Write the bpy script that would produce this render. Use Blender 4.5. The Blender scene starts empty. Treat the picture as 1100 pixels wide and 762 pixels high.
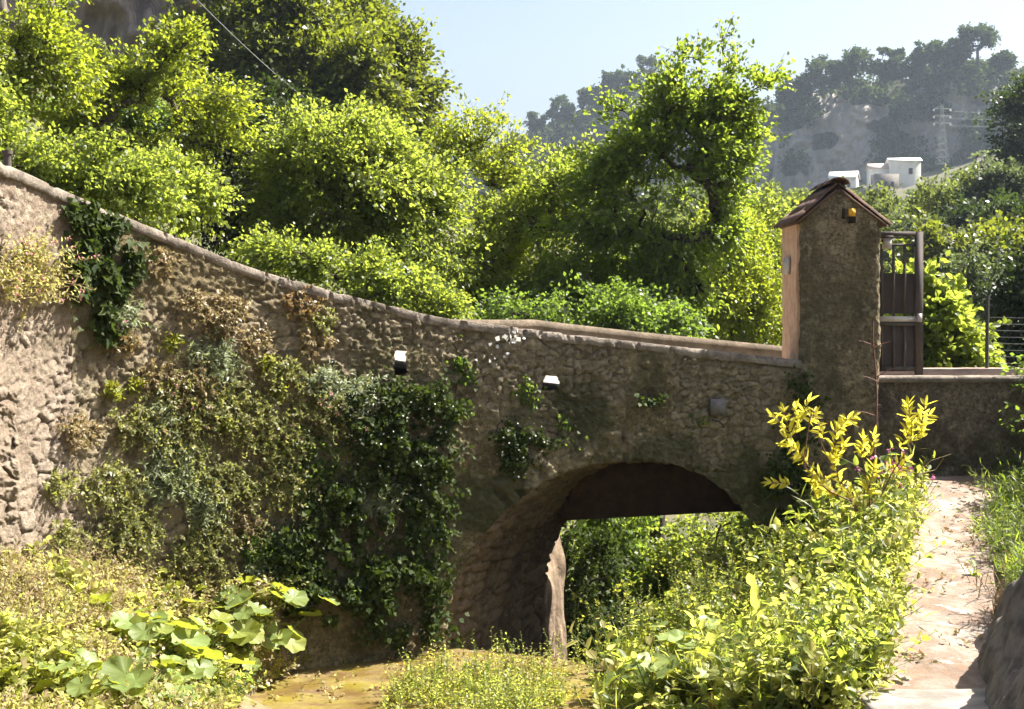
import bpy, math, random
import numpy as np

# ------------------------------------------------------------------ camera, sky, sun, exposure
scene = bpy.context.scene
COL = scene.collection
F, CX, HY = 1528.0, 550.0, 335.0            # focal length in photo pixels, principal column, eye-level row
cam_d = bpy.data.cameras.new('camera'); cam = bpy.data.objects.new('camera', cam_d); COL.objects.link(cam)
cam_d.sensor_width = 36; cam_d.lens = 50; cam_d.shift_y = -46/1100; cam_d.clip_end = 5000; cam_d.clip_start = .05
cam.rotation_euler = (math.radians(90), 0, 0); scene.camera = cam
SUN_EL, SUN_AZ = math.radians(52), math.radians(68)   # azimuth clockwise from +Y
SD = np.array([math.sin(SUN_AZ)*math.cos(SUN_EL), math.cos(SUN_AZ)*math.cos(SUN_EL), math.sin(SUN_EL)])
w = bpy.data.worlds.new('World'); scene.world = w; w.use_nodes = True
nt = w.node_tree; nt.nodes.clear()
sky = nt.nodes.new('ShaderNodeTexSky'); sky.sky_type = 'NISHITA'; sky.sun_disc = False
sky.sun_elevation = SUN_EL; sky.sun_rotation = SUN_AZ; sky.altitude = 100; sky.air_density = 1.0; sky.dust_density = 4.6; sky.ozone_density = 1.0
bg = nt.nodes.new('ShaderNodeBackground'); bg.inputs['Strength'].default_value = 0.056
wo = nt.nodes.new('ShaderNodeOutputWorld'); nt.links.new(sky.outputs[0], bg.inputs[0]); nt.links.new(bg.outputs[0], wo.inputs[0])
sl = bpy.data.lights.new('sun', 'SUN'); sl.energy = 5.0; sl.angle = math.radians(.5); sl.color = (1, .95, .86)
so = bpy.data.objects.new('sun', sl); COL.objects.link(so)
from mathutils import Vector
so.rotation_euler = Vector(SD).to_track_quat('Z', 'Y').to_euler(); so.location = (30, 20, 60)
scene.view_settings.view_transform = 'Standard'; scene.view_settings.look = 'None'
scene.view_settings.gamma = 1; scene.view_settings.use_curve_mapping = False
scene.view_settings.exposure = 2.0
scene.render.engine = 'CYCLES'
cy = scene.cycles
cy.max_bounces = 7; cy.diffuse_bounces = 2; cy.glossy_bounces = 2; cy.transmission_bounces = 2; cy.volume_bounces = 0
cy.use_denoising = True; cy.caustics_reflective = False; cy.caustics_refractive = False
cy.use_adaptive_sampling = True; cy.adaptive_threshold = .02

rng = np.random.default_rng(7); random.seed(7)
PI = math.pi
HAZE_DENSITY = 0.00020

# ------------------------------------------------------------------ helpers
def at(px, py, d): return np.array([(px-CX)/F*d, d, (HY-py)/F*d])
def unit(v):
    v = np.asarray(v, float); return v/np.maximum(np.linalg.norm(v, axis=-1, keepdims=True), 1e-9)
def hsh(*c):
    h = np.zeros(np.broadcast(*c).shape, np.uint32)
    for k, a in enumerate(c):
        h ^= (np.asarray(a).astype(np.int64) & 0xffffffff).astype(np.uint32)*np.uint32([374761393, 668265263, 2246822519, 3266489917][k])
        h ^= h >> np.uint32(13); h *= np.uint32(1274126177); h ^= h >> np.uint32(16)
    return h.astype(np.float64)/4294967295.0
def vnoise(x, y, z=0):
    x, y, z = np.broadcast_arrays(np.asarray(x, float), np.asarray(y, float), np.asarray(z, float))
    xi, yi, zi = np.floor(x), np.floor(y), np.floor(z); fx, fy, fz = x-xi, y-yi, z-zi
    fx, fy, fz = [t*t*(3-2*t) for t in (fx, fy, fz)]
    r = 0
    for a in (0, 1):
        for b in (0, 1):
            for c in (0, 1):
                r = r + hsh(xi+a, yi+b, zi+c)*(fx if a else 1-fx)*(fy if b else 1-fy)*(fz if c else 1-fz)
    return r
def fbm(x, y, z=0, o=4):
    s, a, t = 0, .5, 0
    for k in range(o):
        s = s + a*vnoise(np.asarray(x)*2**k+17*k, np.asarray(y)*2**k+5*k, np.asarray(z)*2**k); t += a; a *= .5
    return s/t
def voronoi(x, y):
    xi, yi = np.floor(x), np.floor(y); f1 = np.full(x.shape, 9.); f2 = f1.copy(); idr = np.zeros(x.shape)
    for a in (-1, 0, 1):
        for b in (-1, 0, 1):
            cx, cy_ = xi+a, yi+b
            d = np.hypot(cx+.1+.8*hsh(cx, cy_, 3)-x, cy_+.1+.8*hsh(cx, cy_, 8)-y); r = hsh(cx, cy_, 21)
            n = d < f1
            f2 = np.where(n, f1, np.minimum(f2, d)); idr = np.where(n, r, idr); f1 = np.where(n, d, f1)
    return f1, f2, idr
def sstep(a, b, x):
    t = np.clip((x-a)/(b-a), 0, 1); return t*t*(3-2*t)
def inpoly(x, y, poly):
    c = np.zeros(np.shape(x), bool); n = len(poly)
    for i in range(n):
        x1, y1 = poly[i]; x2, y2 = poly[(i+1) % n]
        if y1 == y2: continue
        t = ((y1 > y) != (y2 > y)) & (x < (x2-x1)*(y-y1)/(y2-y1)+x1); c ^= t
    return c
def smooth_interp(xs, ys, xq, win=30.0):
    g = np.linspace(xs[0]-200, xs[-1]+200, 3000); v = np.interp(g, xs, ys)
    sl0 = (ys[1]-ys[0])/(xs[1]-xs[0]); sl1 = (ys[-1]-ys[-2])/(xs[-1]-xs[-2])
    v = np.where(g < xs[0], ys[0]+(g-xs[0])*sl0, v); v = np.where(g > xs[-1], ys[-1]+(g-xs[-1])*sl1, v)
    k = np.arange(-150, 151)*(g[1]-g[0]); k = np.exp(-.5*(k/win)**2); k /= k.sum()
    vp = np.pad(v, 150, mode='reflect', reflect_type='odd'); v = np.convolve(vp, k, 'valid')
    return np.interp(xq, g, v)

class MB:
    """collects vertices and faces for ONE mesh object"""
    def __init__(s): s.v = []; s.lo = []; s.tot = []; s.mi = []; s.n = 0
    def add(s, v, f, mi=0):
        v = np.asarray(v, float).reshape(-1, 3); f = np.asarray(f)
        if len(v) == 0 or len(f) == 0: return s
        s.v.append(v); s.lo.append((f+s.n).ravel()); s.tot.append(np.full(len(f), f.shape[1])); s.mi.append(np.full(len(f), mi)); s.n += len(v); return s
    def box(s, c, h, ax=None, mi=0):
        c = np.array(c, float); A = np.eye(3) if ax is None else np.array(ax, float)
        q = np.array([[a, b, d] for a in (-1, 1) for b in (-1, 1) for d in (-1, 1)], float)*np.array(h)
        return s.add(c+q@A, [[0,1,3,2],[4,6,7,5],[0,4,5,1],[2,3,7,6],[0,2,6,4],[1,5,7,3]], mi)
    def tube(s, p, r, n=6, mi=0, cap=True):
        p = np.array(p, float); r = np.broadcast_to(np.asarray(r, float), (len(p),)); m = len(p)
        t = unit(np.gradient(p, axis=0)); ref = np.array([.31, .2, .93]) if abs(t[:, 2]).mean() < .8 else np.array([.9, .3, .1])
        a = unit(np.cross(t, ref)); b = np.cross(t, a); th = np.arange(n)*2*PI/n
        v = p[:, None]+r[:, None, None]*(a[:, None]*np.cos(th)[None, :, None]+b[:, None]*np.sin(th)[None, :, None])
        i = np.arange(m-1)[:, None]*n; j = np.arange(n)[None]; k = (j+1) % n
        s.add(v, np.stack([i+j, i+k, i+n+k, i+n+j], -1).reshape(-1, 4), mi)
        if cap:
            s.add(v[0], [list(range(n))[::-1]], mi); s.add(v[-1], [list(range(n))], mi)
        return s
    def frusta(s, A, B, ra, rb, n=4, mi=0):
        """many separate tapered segments at once"""
        A = np.asarray(A, float); B = np.asarray(B, float)
        if len(A) == 0: return s
        t = unit(B-A); ref = np.where(np.abs(t[:, 2:3]) < .9, [[0, 0, 1.]], [[1., 0, 0]])
        a = unit(np.cross(t, ref)); b = np.cross(t, a); th = np.arange(n)*2*PI/n
        c, sn = np.cos(th)[None, :, None], np.sin(th)[None, :, None]
        o = a[:, None]*c+b[:, None]*sn
        v = np.concatenate([A[:, None]+o*np.reshape(ra, (-1, 1, 1)), B[:, None]+o*np.reshape(rb, (-1, 1, 1))], 1)
        i = np.arange(len(A))[:, None]*2*n; j = np.arange(n)[None]; k = (j+1) % n
        return s.add(v, np.stack([i+j, i+k, i+n+k, i+n+j], -1).reshape(-1, 4), mi)
    def leaves(s, C, D, N, L, W, kind='diamond', fold=.25, droop=.12, mi=0):
        C = np.asarray(C, float); n = len(C)
        if n == 0: return s
        D = unit(D); S = unit(np.cross(D, N)); N = np.cross(S, D)
        L = np.broadcast_to(np.asarray(L, float), (n,))[:, None]; W = np.broadcast_to(np.asarray(W, float), (n,))[:, None]
        if kind == 'diamond':
            v = np.stack([C, C+D*L*.45-S*W+N*W*fold, C+D*L-N*L*droop, C+D*L*.45+S*W+N*W*fold], 1)
            return s.add(v, np.arange(n*4).reshape(n, 4), mi)
        if kind == 'oval':
            up = N*W*fold
            v = np.stack([C, C+D*L*.28-S*W*.85+up, C+D*L*.68-S*W*.75+up-N*L*droop*.4, C+D*L-N*L*droop, C+D*L*.68+S*W*.75+up-N*L*droop*.4, C+D*L*.28+S*W*.85+up], 1)
            b = np.arange(n)[:, None]*6
            return s.add(v, np.concatenate([b+np.array([[0, 1, 2, 3]]), b+np.array([[0, 3, 4, 5]])], 0), mi)
        if kind == 'ivy':
            up = N*W*fold
            v = np.stack([C, C-D*L*.12-S*W*.75, C+D*L*.3-S*W*1.0+up, C+D*L*.42-S*W*.5, C+D*L-N*L*droop, C+D*L*.42+S*W*.5, C+D*L*.3+S*W*1.0+up, C-D*L*.12+S*W*.75], 1)
            b = np.arange(n)[:, None]*8
            return s.add(v, np.concatenate([b+np.array([[0, 1, 2, 3]]), b+np.array([[0, 3, 4, 5]]), b+np.array([[0, 5, 6, 7]])], 0), mi)
    def build(s, name, mats, parent=None, smooth=False, attr=None):
        me = bpy.data.meshes.new(name); v = np.concatenate(s.v).astype(np.float32); lo = np.concatenate(s.lo).astype(np.int32); tot = np.concatenate(s.tot).astype(np.int32)
        me.vertices.add(len(v)); me.vertices.foreach_set('co', v.ravel())
        me.loops.add(len(lo)); me.loops.foreach_set('vertex_index', lo)
        me.polygons.add(len(tot)); me.polygons.foreach_set('loop_start', np.concatenate([[0], np.cumsum(tot)[:-1]]).astype(np.int32)); me.polygons.foreach_set('loop_total', tot)
        mats = mats if isinstance(mats, (list, tuple)) else [mats]
        for m in mats: me.materials.append(m)
        me.polygons.foreach_set('material_index', np.concatenate(s.mi).astype(np.int32))
        me.update(calc_edges=True)
        if smooth: me.polygons.foreach_set('use_smooth', np.ones(len(tot), bool))
        if attr is not None:
            a = me.attributes.new('mask', 'FLOAT_COLOR', 'POINT'); a.data.foreach_set('color', np.asarray(attr, np.float32).ravel())
        me.validate(); me.update()
        o = bpy.data.objects.new(name, me); COL.objects.link(o)
        if parent is not None: o.parent = parent; o.matrix_parent_inverse = parent.matrix_world.inverted() if False else o.matrix_parent_inverse
        return o
def tag(o, label=None, cat=None, group=None, kind=None):
    if label: o['label'] = label
    if cat: o['category'] = cat
    if group: o['group'] = group
    if kind: o['kind'] = kind
    return o
def thing(name, label, cat, group=None):
    """an Empty at the world origin's frame; children keep world coordinates (moved to the base by settle)"""
    o = bpy.data.objects.new(name, None); COL.objects.link(o); o.empty_display_size = .2
    return tag(o, label, cat, group)
def settle(root, loc):
    """put the Empty at the thing's base, children staying where they are"""
    loc = Vector([float(c) for c in loc]); root.location = loc
    for c in root.children: c.location = c.location-loc
    return root
def grid_faces(nr, nc, keep=None, wrap=False):
    r = np.arange(nr-1)[:, None]; c = np.arange(nc if wrap else nc-1)[None]; c2 = (c+1) % nc
    f = np.stack(np.broadcast_arrays(r*nc+c, r*nc+c2, (r+1)*nc+c2, (r+1)*nc+c), -1)
    if keep is not None: f = f[keep]
    return f.reshape(-1, 4)

# ------------------------------------------------------------------ materials
def newmat(name):
    m = bpy.data.materials.new(name); m.use_nodes = True; t = m.node_tree; t.nodes.clear()
    o = t.nodes.new('ShaderNodeOutputMaterial'); return m, t, o
def nd(t, typ, **kw):
    n = t.nodes.new(typ)
    for k, v in kw.items():
        if k.startswith('i_'):
            key = k[2:]; key = int(key) if key.isdigit() else key
            n.inputs[key].default_value = v
        else: setattr(n, k, v)
    return n
def mixc(t, fac, a, b, mode='MIX'):
    n = nd(t, 'ShaderNodeMix', data_type='RGBA', blend_type=mode)
    for sock, val in ((n.inputs[0], fac), (n.inputs[6], a), (n.inputs[7], b)):
        if hasattr(val, 'is_linked'): t.links.new(val, sock)
        elif isinstance(val, (int, float)): sock.default_value = val
        else: sock.default_value = (*val, 1)
    return n.outputs[2]
def ramp(t, src, stops):
    n = nd(t, 'ShaderNodeValToRGB'); t.links.new(src, n.inputs[0]); e = n.color_ramp.elements
    while len(e) < len(stops): e.new(.5)
    for el, (p, c) in zip(e, stops):
        el.position = p; el.color = (c, c, c, 1) if isinstance(c, (int, float)) else (*c, 1)
    return n.outputs[0]
def noise(t, vec, scale, detail=5, rough=.6, dist=0):
    n = nd(t, 'ShaderNodeTexNoise', i_Scale=scale, i_Detail=detail, i_Roughness=rough, i_Distortion=dist)
    if vec is not None: t.links.new(vec, n.inputs['Vector'])
    return n.outputs[0]
def leaf_mat(name, cols, tcol, trans=.5, rough=.45, patch=None, spec=.35, pscale=1.2):
    m, t, o = newmat(name)
    g = nd(t, 'ShaderNodeNewGeometry')
    col = ramp(t, g.outputs['Random Per Island'], [(i/max(len(cols)-1, 1), c) for i, c in enumerate(cols)])
    if patch:
        tc = nd(t, 'ShaderNodeTexCoord'); nz = noise(t, tc.outputs['Object'], pscale, 3)
        f = ramp(t, nz, [(.45, 0.0), (.62, 1.0)]); col = mixc(t, f, col, patch)
    b = nd(t, 'ShaderNodeBsdfPrincipled', i_Roughness=rough); t.links.new(col, b.inputs['Base Color']); b.inputs['Specular IOR Level'].default_value = spec
    tr = nd(t, 'ShaderNodeBsdfTranslucent'); tcol2 = mixc(t, .75, col, tcol); t.links.new(tcol2, tr.inputs[0])
    mx = nd(t, 'ShaderNodeMixShader', i_0=trans); t.links.new(b.outputs[0], mx.inputs[1]); t.links.new(tr.outputs[0], mx.inputs[2]); t.links.new(mx.outputs[0], o.inputs[0])
    return m
def simple_mat(name, a, b=None, scale=6, rough=.85, bump=.3, bscale=30, metal=0, det=6, spec=.3, lo=.38, hi=.62):
    m, t, o = newmat(name); tc = nd(t, 'ShaderNodeTexCoord')
    p = nd(t, 'ShaderNodeBsdfPrincipled', i_Roughness=rough, i_Metallic=metal); p.inputs['Specular IOR Level'].default_value = spec
    if b is None: b = tuple(c*.7 for c in a)
    f = ramp(t, noise(t, tc.outputs['Object'], scale, det, .65), [(lo, 0.), (hi, 1.)])
    t.links.new(mixc(t, f, a, b), p.inputs['Base Color'])
    if bump:
        bp = nd(t, 'ShaderNodeBump', i_Strength=bump, i_Distance=.02); t.links.new(noise(t, tc.outputs['Object'], bscale, 5, .7), bp.inputs['Height']); t.links.new(bp.outputs[0], p.inputs['Normal'])
    t.links.new(p.outputs[0], o.inputs[0]); return m
def masonry_mat(name, stones, plaster, plaster2, mortar, moss, lichen=(.36, .32, .22)):
    m, t, o = newmat(name); tc = nd(t, 'ShaderNodeTexCoord'); ob = tc.outputs['Object']
    at_ = nd(t, 'ShaderNodeAttribute', attribute_name='mask'); sp = nd(t, 'ShaderNodeSeparateColor'); t.links.new(at_.outputs['Color'], sp.inputs[0])
    st = ramp(t, sp.outputs[0], [(i/(len(stones)-1), c) for i, c in enumerate(stones)])
    st = mixc(t, ramp(t, noise(t, ob, 14, 6, .7), [(.4, 0.), (.7, .75)]), st, tuple(c*.55 for c in stones[0]))
    pl = mixc(t, ramp(t, noise(t, ob, 1.6, 6, .65, .6), [(.36, 0.), (.62, 1.)]), plaster, plaster2)
    pl = mixc(t, ramp(t, noise(t, ob, 26, 6, .8), [(.44, 0.), (.62, .9)]), pl, tuple(c*.45 for c in plaster2))
    pl = mixc(t, ramp(t, noise(t, ob, 11, 6, .75), [(.52, 0.), (.66, .8)]), pl, tuple(min(c*1.5, .6) for c in plaster))
    c = mixc(t, sp.outputs[2], st, pl)
    c = mixc(t, sp.outputs[1], c, mortar)
    c = mixc(t, ramp(t, noise(t, ob, 5.5, 6, .7), [(.6, 0.), (.72, .75)]), c, lichen)
    c = mixc(t, at_.outputs['Alpha'], c, moss)
    p = nd(t, 'ShaderNodeBsdfPrincipled', i_Roughness=.95); p.inputs['Specular IOR Level'].default_value = .15; t.links.new(c, p.inputs['Base Color'])
    b1 = nd(t, 'ShaderNodeBump', i_Strength=1.0, i_Distance=.06); t.links.new(noise(t, ob, 30, 8, .8), b1.inputs['Height']); t.links.new(b1.outputs[0], p.inputs['Normal'])
    t.links.new(p.outputs[0], o.inputs[0]); return m

M = {}
M['wall'] = masonry_mat('rubble_masonry', [(.25, .20, .13), (.44, .36, .245), (.56, .47, .33), (.33, .27, .18)], (.37, .298, .172), (.175, .14, .074), (.115, .088, .056), (.065, .07, .026), (.50, .43, .29))
M['litpalewall'] = masonry_mat('lit_pale_rubble', [(.36, .28, .21), (.52, .42, .32), (.44, .35, .27), (.58, .48, .38)], (.46, .36, .27), (.34, .26, .19), (.20, .15, .10), (.09, .085, .03))  # paler than the main wall: sunlight on the left end put into the stone colours
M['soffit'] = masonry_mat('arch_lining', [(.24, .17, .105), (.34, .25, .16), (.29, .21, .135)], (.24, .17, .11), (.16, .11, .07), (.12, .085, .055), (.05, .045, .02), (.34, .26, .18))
M['coping'] = simple_mat('coping_mortar', (.29, .245, .20), (.115, .093, .072), 7, .95, .9, 40, det=9, lo=.36, hi=.66)
M['abut'] = simple_mat('abutment_stone', (.30, .22, .15), (.14, .10, .065), 5, .95, .9, 18)
M['oldstone'] = simple_mat('weathered_stone', (.22, .17, .12), (.12, .095, .065), 4, .95, .7, 20)
M['deck'] = simple_mat('deck_paving', (.40, .36, .31), (.28, .245, .21), 3, .9, .3)
M['pillar'] = masonry_mat('roughcast', [(.2, .15, .08)]*2, (.42, .335, .21), (.16, .128, .076), (.12, .09, .05), (.10, .092, .042), (.56, .45, .28))
M['pinklitside'] = simple_mat('pink_lit_side', (.62, .40, .26), (.45, .28, .18), 7, .9, .4, 40)  # pale pink stands in for light on the pillar's sunless left side
M['rwall'] = masonry_mat('old_plaster', [(.22, .17, .11)]*2, (.33, .26, .18), (.15, .115, .08), (.12, .09, .06), (.06, .055, .022))
M['tile'] = simple_mat('terracotta', (.155, .088, .058), (.075, .052, .04), 9, .9, .5, 35)
M['yellow'] = simple_mat('yellow_glaze', (.75, .42, .03), (.55, .28, .02), 12, .6, .1)
M['black'] = simple_mat('dark_recess', (.02, .017, .013), None, 6, .95, 0)
M['metal'] = simple_mat('brown_grey_paint', (.085, .068, .058), (.06, .048, .042), 4, .75, .08, 60, .0)
M['rail'] = simple_mat('pale_metal', (.5, .46, .42), (.36, .32, .29), 8, .45, .05)
M['wire'] = simple_mat('dark_wire', (.05, .05, .045), None, 5, .6, 0)
M['bark'] = simple_mat('bark', (.085, .065, .048), (.045, .034, .025), 8, .95, .6, 25)
M['redstem'] = simple_mat('red_stem', (.20, .085, .06), (.13, .06, .045), 8, .7, .1)
M['greenstem'] = simple_mat('green_stem', (.17, .2, .06), (.12, .15, .04), 8, .7, 0)
M['drystem'] = simple_mat('dry_stem', (.36, .27, .15), (.24, .17, .09), 8, .8, 0)
# foliage
M['walnut'] = leaf_mat('walnut_leaf', [(.055, .095, .018), (.08, .12, .02), (.065, .105, .018), (.11, .14, .028)], (.46, .60, .05), .5, patch=(.05, .08, .016))
M['yellowgreen'] = leaf_mat('yellow_green_leaf', [(.075, .105, .012), (.11, .14, .016), (.09, .115, .013), (.14, .155, .02)], (.55, .64, .04), .5, patch=(.055, .085, .014))
M['bright'] = leaf_mat('bright_leaf', [(.072, .108, .019), (.11, .142, .026), (.086, .118, .02), (.145, .162, .034)], (.53, .63, .07), .52, patch=(.055, .09, .018))
M['midgreen'] = leaf_mat('mid_leaf', [(.04, .075, .018), (.06, .095, .02), (.05, .082, .018), (.085, .115, .026)], (.34, .50, .05), .46, patch=(.038, .064, .016))
M['dark'] = leaf_mat('dark_leaf', [(.024, .042, .012), (.034, .055, .013), (.03, .048, .014), (.048, .066, .017)], (.10, .16, .02), .25, patch=(.038, .052, .014), pscale=.5)
M['oak'] = leaf_mat('oak_leaf', [(.03, .045, .011), (.05, .066, .014), (.07, .085, .016)], (.36, .42, .03), .42, patch=(.085, .105, .014), pscale=.3)  # the brighter patch colour stands in for sunlit crown tops
M['greygreen'] = leaf_mat('grey_leaf', [(.06, .078, .038), (.08, .10, .05), (.095, .115, .06)], (.2, .26, .07), .35)
M['ivy'] = leaf_mat('ivy_leaf', [(.02, .036, .008), (.03, .046, .01), (.048, .066, .014), (.024, .038, .009)], (.12, .18, .02), .24, rough=.6, spec=.12)
M['wallgreen'] = leaf_mat('wall_weed_leaf', [(.10, .12, .03), (.16, .175, .05), (.23, .235, .09), (.28, .25, .11), (.33, .28, .15), (.12, .14, .035)], (.48, .50, .10), .45)
M['silver'] = leaf_mat('silver_leaf', [(.20, .23, .13), (.30, .32, .21), (.16, .21, .09), (.36, .36, .26)], (.42, .48, .18), .38)
M['rosette'] = leaf_mat('rosette_leaf', [(.17, .2, .02), (.22, .22, .025), (.13, .17, .02)], (.5, .5, .03), .45)
M['dry'] = leaf_mat('dry_leaf', [(.30, .22, .12), (.38, .29, .17), (.20, .15, .08), (.26, .23, .09), (.16, .16, .05)], (.4, .3, .12), .35)
M['rust'] = leaf_mat('rust_leaf', [(.20, .11, .05), (.24, .15, .06), (.14, .12, .04), (.28, .2, .09)], (.36, .22, .07), .35)
M['weed'] = leaf_mat('weed_leaf', [(.17, .19, .04), (.23, .235, .055), (.15, .175, .04), (.28, .26, .075)], (.76, .80, .14), .56)
M['bankweed'] = leaf_mat('bank_weed_leaf', [(.22, .22, .065), (.29, .27, .09), (.36, .28, .15), (.20, .21, .06), (.33, .30, .11)], (.74, .70, .20), .52)

M['yellow_leaf'] = leaf_mat('yellow_leaf', [(.42, .38, .03), (.52, .45, .04), (.36, .36, .04)], (1.0, .92, .10), .66, spec=.15)
M['lime_tip'] = leaf_mat('lime_tip', [(.22, .25, .04), (.28, .29, .05)], (.55, .55, .05), .5)
M['pinkflower'] = leaf_mat('pink_petal', [(.5, .16, .22), (.6, .25, .3), (.45, .14, .25)], (.7, .3, .35), .4)
M['purple'] = leaf_mat('purple_petal', [(.4, .1, .24), (.5, .16, .3)], (.6, .2, .4), .4)
M['white'] = leaf_mat('white_petal', [(.7, .7, .66), (.8, .78, .74)], (.8, .8, .75), .4)
M['farwood'] = leaf_mat('far_wood', [(.026, .04, .013), (.038, .056, .017), (.052, .072, .02), (.066, .085, .026)], (.12, .18, .03), .26, spec=.05, rough=.8, patch=(.05, .062, .02), pscale=.03)
M['fargreen'] = leaf_mat('far_shrub', [(.075, .10, .026), (.10, .12, .032), (.06, .085, .025), (.085, .11, .04)], (.3, .36, .06), .42, spec=.12, rough=.7)

# ------------------------------------------------------------------ the bridge's plan
WPX = [-260, -160, -50, 0, 60, 150, 300, 420, 500, 600, 700, 860]
WD = [7.4, 8.8, 10.3, 10.9, 11.5, 12.15, 12.95, 13.5, 13.85, 14.2, 14.55, 15.05]
TPX = [-260, -100, 0, 100, 171, 198, 270, 369, 467, 600, 733, 860]
TPY = [60, 132, 177, 222, 250, 261, 290, 317, 341, 358, 373, 387]
def wd(px): return smooth_interp(WPX, WD, px, 28)
def wtop(px): return (HY-smooth_interp(TPX, TPY, px, 14))/F*wd(px)
def wxy(px):
    d = wd(px); return np.stack([(np.asarray(px)-CX)/F*d, d], -1)
def wnorm(px):                                   # horizontal normal towards the camera's side
    px = np.asarray(px, float); t = unit(wxy(px+2)-wxy(px-2)); return np.stack([t[..., 1], -t[..., 0]], -1)
BATTER = .035
def wpoint(px, py, lift=0.0):
    px = np.asarray(px, float); py = np.asarray(py, float); d = wd(px); z = (HY-py)/F*d
    n = wnorm(px); off = BATTER*(wtop(px)-z)+lift; xy = wxy(px)+n*off[..., None]
    return np.stack([xy[..., 0], xy[..., 1], z], -1), np.concatenate([n, np.zeros(n.shape[:-1]+(1,))], -1)
def bridge_back(px):
    px = np.asarray(px, float); k = sstep(280, 470, px)[..., None]; return wxy(px)-wnorm(px)*DECK_W*(1-k)+SK*k
def decktop(px): return wtop(px)-.56
DECK_W = 1.9
SK = np.array([1.0, 2.3])                        # the passage under the bridge runs back at a skew

# ------------------------------------------------------------------ ground in front of the bridge
def rbf_fit(P, z, c, lam=1e-3):
    P = np.array(P, float); z = np.array(z, float); n = len(P)
    K = np.sqrt(((P[:, None]-P[None])**2).sum(-1)+c*c); A = np.zeros((n+3, n+3)); A[:n, :n] = K-lam*np.eye(n); A[:n, n] = 1; A[:n, n+1:] = P; A[n:, :n] = A[:n, n:].T
    s = np.linalg.solve(A, np.concatenate([z, np.zeros(3)]))
    def f(X):
        X = np.asarray(X, float); sh = X.shape[:-1]; X = X.reshape(-1, 2); out = np.empty(len(X))
        for i in range(0, len(X), 20000):
            q = X[i:i+20000]; out[i:i+20000] = np.sqrt(((q[:, None]-P[None])**2).sum(-1)+c*c)@s[:n]+s[n]+q@s[n+1:]
        return out.reshape(sh)
    return f
BEDZ = -3.25
def bedd(px, py): return float(min(-BEDZ*F/(py-HY), wd(min(px, 860))+.1))
fp = [(px, HY-BEDZ*F/bedd(px, py), bedd(px, py)) for px, py in [(250,757),(330,712),(390,694),(470,699),(560,708),(650,718),(650,745),(450,731),(380,765),(500,745),(560,860)]]
fp += [(0,600,10.9),(60,606,11.4),(150,616,12.0),(250,632,12.6),(330,654,13.05),(380,676,13.4),(0,680,9.7),(0,765,8.6),(100,690,10.3),(100,765,9.2),(200,692,11.1),(200,748,10.3),(290,684,12.2),
      (985,514,15),(965,596,12.5),(930,746,9.5),(1070,514,15),(1065,596,12.5),(1050,746,9.5),
      (860,565,14.8),(830,640,14),(900,645,12),(780,695,13),(800,770,10),(700,770,11),(690,722,12.8),(850,705,11),(920,560,14),
      (1110,545,15),(1110,575,13),(1120,640,10.5),(1300,560,11),(1300,500,15)]
FP = [(at(*p)[0], p[2]) for p in fp]; FZ = [at(*p)[2] for p in fp]
for q in [(0,6,-2.4),(-3,6,-2.2),(3,6,-2.15),(0,0,-1.65),(-5,0,-1.5),(5,0,-1.4),(0,-12,-1.6),(-3,9,-2.68),(0,9.5,-3.0),(2,8.6,-2.7),(-6.5,8,-1.6),(7,8,-1.2),(-8,-12,-1),(9,-12,-1),(9,14,-1)]:
    FP.append(q[:2]); FZ.append(q[2])
front_z0 = rbf_fit(FP, FZ, .5, .02)
def front_z(x, y):
    x = np.asarray(x, float); y = np.asarray(y, float)
    x, y = np.broadcast_arrays(x, y); z = front_z0(np.stack([x, y], -1))+.05*(fbm(x*1.7, y*1.7, 0, 4)-.5)
    l, r, pz = path_edge(y); k = sstep(-.25, .02, x-l)*sstep(.2, -.02, x-r)*sstep(4.5, 6, y); z = z*(1-k)+np.minimum(z, pz-.07)*k
    q = inpoly(x, y, BEDXY); return np.where(q, np.minimum(z, BEDZ-.06), z)
bedpoly = [(226,785),(255,755),(300,728),(335,710),(372,694),(420,690),(478,694),(545,702),(600,708),(660,718),(668,735),(650,785)]
BEDXY = [((px-CX)/F*bedd(px, py), bedd(px, py)) for px, py in bedpoly]
def path_edge(d):
    z = np.interp(d, [5, 9.5, 15.1], [-2.45, -2.55, -1.75])
    l = np.interp(d, [5, 9.5, 12.5, 15.1], [(915-CX)/F*6.5, (925-CX)/F*9.5, (950-CX)/F*12.5, (978-CX)/F*15.1]); r = np.interp(d, [5, 9.5, 12.5, 15.1], [(1095-CX)/F*6.5, (1068-CX)/F*9.5, (1072-CX)/F*12.5, (1078-CX)/F*15.1])
    return l, r, z
def ppath(px, lo=0):  # lip of the stream bed / back edge of the front ground, plan depth by column
    return wd(px)+.25
# columns fan out from the camera, rows by depth
cpx = np.concatenate([np.linspace(-2600, -200, 14)[:-1], np.linspace(-200, 1300, 260), np.linspace(1300, 3400, 14)[1:]])
rows = np.concatenate([np.linspace(0, .3, 5), np.linspace(.3, 1, 110)[1:]])
back = np.where(cpx < 860, np.clip(ppath(np.clip(cpx, -260, 860)), 7, 20), 15.35)
back = np.where((cpx > 470) & (cpx < 840), np.interp(cpx, [470, 535, 600, 660, 720, 790, 840], [14.0, 13.55, 13.3, 13.1, 13.3, 13.9, 15.2]), back)
gd = 2.5+(back[None]-2.5)*rows[:, None]
gx = (cpx[None]-CX)/F*gd; gz = front_z(gx, gd)
V = np.stack([gx, gd, gz], -1); V = np.concatenate([V, (V[-1]-[0, 0, 5.0])[None]], 0)
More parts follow.
